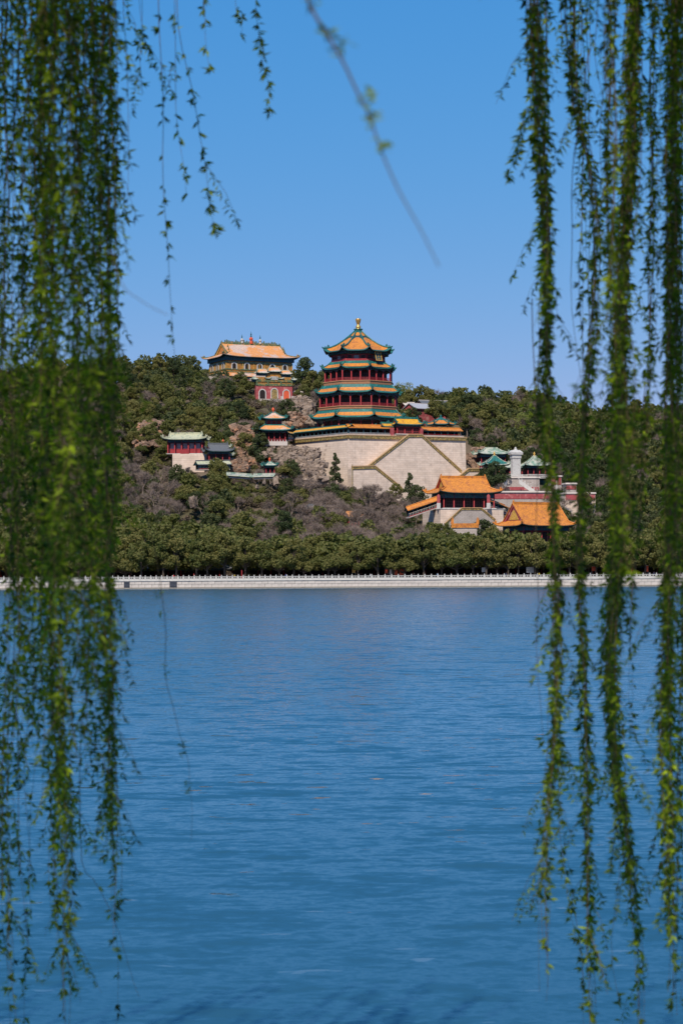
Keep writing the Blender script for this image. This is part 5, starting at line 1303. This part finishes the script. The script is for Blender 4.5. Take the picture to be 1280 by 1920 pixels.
# ------------------------------------------------------------------ willows
wr = random.Random(3)
class Leaves:
    def __init__(s): s.c = []; s.d = []; s.n = []; s.l = []; s.w = []
    def add(s, p, d, n, l, w): s.c.append(p); s.d.append(d); s.n.append(n); s.l.append(l); s.w.append(w)
    def mesh(s, name, m):
        c, d, n = (np.array([list(v) for v in q]) for q in (s.c, s.d, s.n)); l = np.array(s.l)[:, None]; w = np.array(s.w)[:, None]
        d = d / np.linalg.norm(d, axis=1, keepdims=True); sd_ = np.cross(d, n); sd_ /= np.linalg.norm(sd_, axis=1, keepdims=True) + 1e-9; up = np.cross(sd_, d)
        V = np.stack([c, c + d * l * .4 + sd_ * w * .5 + up * w * .15, c + d * l - up * l * .12, c + d * l * .4 - sd_ * w * .5 + up * w * .15], 1).reshape(-1, 3)
        return npmesh(name, V, np.arange(len(V)).reshape(-1, 4), m)
def pathpts(path, Y, ytop):
    """path: photograph pixels from top to bottom -> dense 3D points"""
    pts = [P(px, py, Y) for px, py in path]; out = []
    step = .035
    for a, b in zip(pts, pts[1:]):
        n = max(1, int((b - a).length / step))
        for k in range(n): out.append(a.lerp(b, k / n))
    out.append(pts[-1]); return out
def smoothpath(path, n=40):
    # Catmull-Rom through pixel points
    res = []; m = len(path)
    for i in range(m - 1):
        p0, p1, p2, p3 = path[max(i - 1, 0)], path[i], path[i + 1], path[min(i + 2, m - 1)]
        for k in range(8):
            t = k / 8
            res.append(tuple(.5 * ((2 * p1[j]) + (-p0[j] + p2[j]) * t + (2 * p0[j] - 5 * p1[j] + 4 * p2[j] - p3[j]) * t * t + (-p0[j] + 3 * p1[j] - 3 * p2[j] + p3[j]) * t ** 3) for j in (0, 1)))
    res.append(path[-1]); return res
def hang(tree, pts, dens=.8, r0=.0022, tail=.1, leafs=(.024, .042), spread=1.0, bare_from=1.1, side=.0, sway=1.0):
    mb = MB(); n = len(pts); lv = Leaves()
    ph = [wr.uniform(0, 6.28) for _ in range(4)]; am = wr.uniform(.004, .010) * sway
    q = []
    for i, p in enumerate(pts):
        s = i * .035
        q.append(p + Vector((am * math.sin(s * 5 + ph[0]) + am * .5 * math.sin(s * 13 + ph[1]), am * math.sin(s * 4 + ph[2]), 0)))
    sub = q[::3] + [q[-1]]
    mb.tube(sub, [max(.0006, r0 * (1 - .72 * i / len(sub))) for i in range(len(sub))], 4, cap=False)
    az = wr.uniform(0, 6.28); L = len(q)
    for i in range(1, L):
        fr = i / L
        if fr > bare_from or wr.random() > dens * (1 if fr < .93 else .7): continue
        az += 2.4 + wr.uniform(-.5, .5); k = wr.choice((3, 4, 4, 5, 6)); p = q[i]
        for j in range(k):
            a = az + wr.gauss(0, .7); el = wr.uniform(-1.25, .15)
            d = Vector((math.cos(a) * math.cos(el), math.sin(a) * math.cos(el), math.sin(el))); l = wr.uniform(*leafs)
            lv.add(p + Vector((wr.gauss(0, .002), wr.gauss(0, .002), wr.gauss(0, .005))), d, (wr.gauss(0, 1), wr.gauss(0, 1), wr.gauss(0, 1) + .4), l, l * wr.uniform(.26, .36))
        if side and wr.random() < side:     # short side shoot
            sl = wr.uniform(.05, .3); d = Vector((math.cos(az) * .6, math.sin(az) * .6, -1)).normalized(); e = p + d * sl + Vector((0, 0, -.03)); mb.tube([p, p + d * sl * .5 + Vector((math.cos(az) * .01, 0, 0)), e], [.0011, .0009, .0006], 3, cap=False)
            for g in range(int(sl / .02)):
                pp = p.lerp(e, (g + 1) / (sl / .02 + 1))
                for j in range(3):
                    a = wr.uniform(0, 6.28); el = wr.uniform(-1.2, .1); dd = Vector((math.cos(a) * math.cos(el), math.sin(a) * math.cos(el), math.sin(el))); l = wr.uniform(*leafs) * .9
                    lv.add(pp, dd, (wr.gauss(0, 1), wr.gauss(0, 1), wr.gauss(0, 1)), l, l * .25)
    o = mb.build('hanging_branch', M['twigm'], tree)
    if lv.c:
        inst('leaves', lv.mesh('leaves', M['leaf_willow']), o, kind='stuff')
    return o
def interp(path, y):
    if y <= path[0][1]: return path[0][0]
    for (xa, ya), (xb_, yb_) in zip(path, path[1:]):
        if y <= yb_: return xa + (xb_ - xa) * (y - ya) / (yb_ - ya)
    return path[-1][0]
def curtain(tree, path, hw, n, ends, depth=(6.8, 9.6), dens=.72, side=.10, top=6.9, r0=.0022):
    for i in range(int(n * (1.28 if path[0][0] < 640 else 1.3) + .5)):
        off = wr.uniform(-1, 1) * hw * wr.uniform(.35, 1); Y = wr.uniform(*depth); ye = min(wr.uniform(*ends) + (170 if ends[0] > 1000 else 0), 1960)
        ys_ = -wr.uniform(250, 520); pp = []; a1, a2 = wr.uniform(0, 6.28), wr.uniform(0, 6.28); amp = hw * .28; drift = wr.uniform(-.25, .25) * hw
        y = ys_
        while y < ye:
            t = (y - ys_) / (ye - ys_)
            pp.append((interp(path, y) + off * (1.15 - .35 * t) + drift * t + amp * math.sin(y / 170 + a1) * .5 + amp * .6 * math.sin(y / 83 + a2), y)); y += 55
        pp.append((interp(path, ye) + off * .8 + drift, ye))
        hang(tree, pathpts(pp, Y, 0), dens * wr.uniform(.7, 1.15), r0 * wr.uniform(.5, 1.05), side=side)
def trunk_and_limbs(tree, base, ends, seed):
    r = random.Random(seed); mb = MB(); b = Vector(base)
    pts = [b + Vector((0, 0, -.6)), b + Vector((.05, .1, .4)), b + Vector((.12, .35, 1.6)), b + Vector((.05, .8, 2.8)), b + Vector((.0, 1.1, 3.8))]
    mb.tube(pts, [.42, .33, .29, .26, .22], 12); mb.build('trunk', M['bark'], tree, smooth=True)
    for e in ends:
        e = Vector(e); s = pts[-2].lerp(pts[-1], r.random()); c1 = s.lerp(e, .35) + Vector((0, 0, .9)); c2 = s.lerp(e, .7) + Vector((0, 0, .75)); m2 = MB()
        q = [s, s.lerp(c1, .5) + Vector((0, 0, .1)), c1, c1.lerp(c2, .5) + Vector((0, 0, .08)), c2, e]
        m2.tube(q, [.16, .13, .10, .08, .055, .02], 8); lb = m2.build('limb', M['bark'], tree, smooth=True)
        m3 = MB()
        for k in range(7):
            t = r.uniform(.35, 1); o = c1.lerp(e, t) if t < .9 else e; o = o + Vector((0, 0, .1)); dd = Vector((r.uniform(-1, 1), r.uniform(-.8, 1), r.uniform(-.1, .35))).normalized()
            m3.tube([o, o + dd * .5 + Vector((0, 0, .1)), o + dd * 1.1 - Vector((0, 0, .15))], [.03, .018, .008], 5)
        m3.build('branchlets', M['bark'], lb)
def visible(p):
    if p.y < .3: return False
    px = HX + p.x / p.y * F; py = HY - (p.z - CAMH) / p.y * F
    return -30 < px < 1310 and -40 < py < 1960
def crown_mass(tree, boxes, n, seed):
    """the rest of the crown: short shoots over and beside the view, which shade the hanging branches"""
    r = random.Random(seed); lv = Leaves(); mb = MB()
    for i in range(n):
        x0, x1, y0, y1, z0, z1 = boxes[i % len(boxes)]; p = Vector((r.uniform(x0, x1), r.uniform(y0, y1), r.uniform(z0, z1))); l = r.uniform(.5, 1.4); pts = []
        for k in range(int(l / .035)):
            q = p + Vector((.03 * math.sin(k * .3), .03 * math.cos(k * .23), -k * .035))
            if visible(q): break
            pts.append(q)
        if len(pts) < 4: continue
        mb.tube(pts[::4] + [pts[-1]], .0015, 3, cap=False)
        for q in pts:
            for j in range(3):
                a = r.uniform(0, 6.28); el = r.uniform(-1.2, .1); d = Vector((math.cos(a) * math.cos(el), math.sin(a) * math.cos(el), math.sin(el))); ll = r.uniform(.03, .055)
                lv.add(q, d, (r.gauss(0, 1), r.gauss(0, 1), r.gauss(0, 1)), ll, ll * .3)
    o = mb.build('crown', M['twigm'], tree); inst('leaves', lv.mesh('leaves', M['leaf_willow']), o, kind='stuff')

wl = thing('willow_tree', 'weeping willow whose dense leafy curtain hangs down the left side of the view', 'tree', (0, 0, 0))
trunk_and_limbs(wl, (-4.4, 1.8, 1.1), [(-1.2, 6.9, 6.3), (-1.9, 7.2, 6.6), (-.8, 6.2, 6.0), (-2.8, 6.5, 6.8), (-1.6, 5.4, 6.2), (-2.3, 7.6, 6.3)], 1)
L_ = lambda *a, **k: curtain(wl, *a, **k)
L_([(20, 0), (18, 600), (30, 1100), (14, 1500), (30, 1900)], 34, 9, (1250, 1990))
L_([(85, 0), (80, 500), (92, 1100), (112, 1500), (122, 1880)], 34, 13, (1250, 1650))
L_([(85, 0), (80, 500), (92, 1100), (112, 1500), (122, 1880)], 10, 3, (1700, 1910), dens=.5)
L_([(145, 0), (150, 500), (165, 900), (170, 1200), (165, 1600)], 34, 12, (950, 1500))
L_([(205, 0), (215, 300), (212, 700), (205, 1100), (218, 1700)], 22, 7, (700, 1450))
L_([(120, 200), (130, 640), (140, 1000), (135, 1400)], 95, 9, (1000, 1330), dens=.95, side=.2, depth=(5.4, 7.0))
L_([(60, 0), (50, 700), (60, 1300), (70, 1600)], 55, 8, (1100, 1550), side=.16)
L_([(180, 0), (185, 800), (190, 1300), (190, 1600)], 38, 8, (1050, 1500), side=.16)
L_([(175, 0), (195, 800), (208, 1300), (216, 1700)], 12, 3, (1500, 1760))
L_([(-60, 0), (-60, 1200)], 60, 8, (900, 1900))
for path, Y, dn, sd2, r0 in (
        ([(262, -300), (264, 0), (262, 90), (268, 178)], 8.6, .55, .1, .0015), ([(225, -300), (232, 0), (240, 120), (238, 330), (236, 420)], 8.0, .6, .1, .0015),
        ([(293, -300), (296, 0), (303, 180), (308, 330), (318, 500), (330, 690)], 8.2, .50, .04, .0019), ([(328, -300), (334, 0), (350, 130), (368, 220), (386, 330), (400, 400), (405, 435)], 8.2, .52, .05, .0017),
        ([(322, -300), (326, 0), (330, 180), (345, 300), (350, 362)], 8.6, .5, .04, .0015), ([(380, -300), (386, 0), (384, 60), (390, 135)], 8.2, .5, .0, .0013), ([(425, -300), (436, 0), (456, 30), (455, 64)], 8.4, .45, 0, .0012),
        ([(474, -300), (482, 0), (486, 60), (493, 120), (502, 170), (505, 222)], 8.2, .52, .02, .0014), ([(250, -300), (262, 0), (275, 80), (285, 130)], 8.6, .45, .0, .0012),
        ([(150, 1350), (150, 1600), (185, 1655), (225, 1750), (258, 1872)], 8.0, .12, 0, .0017), ([(205, 1200), (222, 1500), (224, 1650), (228, 1700)], 8.2, .5, .05, .0014), ([(30, 1300), (40, 1560), (48, 1700), (52, 1790)], 8.0, .1, 0, .0014)):
    hang(wl, pathpts(smoothpath(path), Y, 0), dn, r0, side=sd2)
# the lone thin shoot over the water with a few tufts
lone = [(215, 700), (240, 820), (268, 950), (298, 1090), (308, 1180), (316, 1270), (332, 1350), (343, 1400), (352, 1460), (360, 1500), (365, 1575)]
o = hang(wl, pathpts(smoothpath(lone), 7.6, 0), 0.0, .0016)
def tuft(parent, px, py, Y, n, l=(.02, .038), up=False):
    lv = Leaves(); p = P(px, py, Y)
    for k in range(n):
        a = wr.uniform(0, 6.28); el = wr.uniform(-1.2, .6); d = Vector((math.cos(a) * math.cos(el), math.sin(a) * math.cos(el), math.sin(el))); ll = wr.uniform(*l)
        lv.add(p + Vector((wr.gauss(0, .004), wr.gauss(0, .004), wr.gauss(0, .006))), d, (wr.gauss(0, 1), wr.gauss(0, 1), wr.gauss(0, 1)), ll, ll * .28)
    inst('leaf_tuft', lv.mesh('leaf_tuft', M['leaf_willow']), parent)
for px, py, n in ((299, 1112, 9), (305, 1150, 6), (312, 1262, 5), (310, 1250, 5), (343, 1395, 11), (342, 1412, 7), (352, 1468, 8), (357, 1481, 6)): tuft(o, px, py, 7.6, n, (.014, .026))
# the close blurred shoot crossing the sky
o = hang(wl, pathpts(smoothpath([(520, -180), (576, 0), (612, 60), (640, 110), (668, 170), (690, 215), (716, 285), (735, 330), (765, 390), (795, 445), (822, 500)]), 3.1, 0), 0.0, .0024, sway=.12)
for px, py, n in ((582, 2, 7), (611, 58, 10), (622, 60, 6), (643, 86, 5), (634, 92, 5), (693, 177, 10), (678, 186, 5), (692, 218, 10), (700, 224, 5), (714, 272, 7), (728, 275, 5)): tuft(o, px, py, 3.1, n + 4, (.010, .019))
o = hang(wl, pathpts(smoothpath([(205, 470), (230, 540), (268, 562), (315, 590)]), 4.2, 0), 0.0, .0010)
crown_mass(wl, [(-5.5, -.6, 3.5, 9.5, 5.6, 8.0), (-2.6, .3, 4.2, 8.2, 5.4, 7.6), (-2.2, -.2, 4.0, 7.6, 4.8, 7.0), (-6, -2.4, 3, 9, 3.4, 7)], 1700, 8)

w2 = thing('willow_tree', 'weeping willow whose separate long ropes of leaves hang down the right side of the view', 'tree', (0, 0, 0))
trunk_and_limbs(w2, (4.6, 2.0, 1.1), [(1.0, 6.8, 6.2), (1.4, 7.1, 6.4), (2.0, 7.4, 6.3), (2.6, 7.0, 6.8), (.9, 6.0, 6.0)], 2)
def R_(path, hw, n, ends, **k): k.setdefault('side', .07); curtain(w2, path, hw * .85, int(n * 1.15 + .5), ends, **k)
R_([(1000, 0), (1005, 150), (1012, 300), (1024, 450), (1022, 620), (1020, 720), (1038, 1000), (1042, 1150), (1036, 1400), (1022, 1560), (1022, 1760)], 17, 8, (1350, 1760))
R_([(1005, 0), (1012, 300), (1026, 450), (1035, 640), (1022, 760)], 20, 4, (560, 760), dens=.8)
R_([(1018, 600), (1040, 1000), (1042, 1300), (1048, 1560), (1092, 1800)], 8, 2, (1640, 1790), dens=.65)
R_([(1075, 0), (1072, 150), (1082, 230), (1105, 300), (1118, 420), (1112, 600), (1092, 800), (1086, 1000), (1094, 1300), (1102, 1600), (1110, 1900)], 14, 6, (1350, 1930))
R_([(1060, 0), (1068, 150), (1078, 230), (1080, 262)], 14, 3, (180, 275), dens=.6)
R_([(1098, 700), (1088, 1000), (1094, 1300), (1102, 1600), (1110, 1900)], 13, 3, (1500, 1900), dens=.6)
R_([(1188, 0), (1182, 260), (1166, 480), (1162, 800), (1150, 1080), (1142, 1250), (1152, 1450), (1182, 1650), (1198, 1850)], 26, 15, (1150, 1600))
R_([(1188, 0), (1182, 260), (1166, 480), (1162, 800), (1150, 1080), (1142, 1250), (1156, 1450), (1182, 1650), (1202, 1850)], 16, 5, (1600, 1850), dens=.7)
R_([(1150, 0), (1140, 300), (1150, 600), (1150, 800)], 16, 4, (700, 1000), dens=.6)
R_([(1225, 0), (1222, 400), (1215, 700), (1180, 1150), (1190, 1500)], 18, 5, (760, 1500), dens=.55)
R_([(1262, 0), (1258, 500), (1256, 900), (1250, 1200), (1250, 1500), (1252, 1720)], 19, 14, (1150, 1740), dens=.85)
R_([(1275, 0), (1272, 700), (1278, 1300), (1268, 1850)], 12, 4, (1300, 1850), dens=.55)
R_([(1340, 0), (1340, 1200)], 50, 7, (900, 1900))
R_([(1150, 500), (1170, 640), (1180, 1000)], 34, 2, (900, 1200), dens=.8, depth=(5.4, 6.6))
for path, Y, dn, sd2, r0 in (
        ([(990, 200), (975, 270), (958, 300), (950, 333)], 8.2, .8, 0, .001), ([(1000, 560), (1006, 800), (1002, 1000), (1006, 1130), (1010, 1240), (1020, 1400)], 7.8, .12, 0, .0018),
        ([(1130, -200), (1122, 40), (1110, 86), (1120, 150), (1132, 210)], 8.0, .08, 0, .0016), ([(1110, 86), (1094, 130), (1075, 280), (1074, 420), (1076, 560), (1086, 720)], 8.0, .06, 0, .0020),
        ([(1150, 1500), (1162, 1620), (1150, 1780), (1158, 1880)], 8.2, .4, .05, .0012), ([(1010, 1640), (1010, 1860)], 8.0, .03, 0, .0008), ([(1030, 1640), (1031, 1850)], 8.0, .03, 0, .0009)):
    hang(w2, pathpts(smoothpath(path), Y, 0), dn, r0, side=sd2)
crown_mass(w2, [(.4, 5.0, 3.5, 9.5, 5.6, 8.0), (.0, 2.4, 4.2, 8.2, 5.4, 7.6), (.2, 2.2, 4.0, 7.6, 4.8, 7.0), (2.4, 6, 3, 9, 3.4, 7)], 1700, 9)
print('objects', len(S.objects))
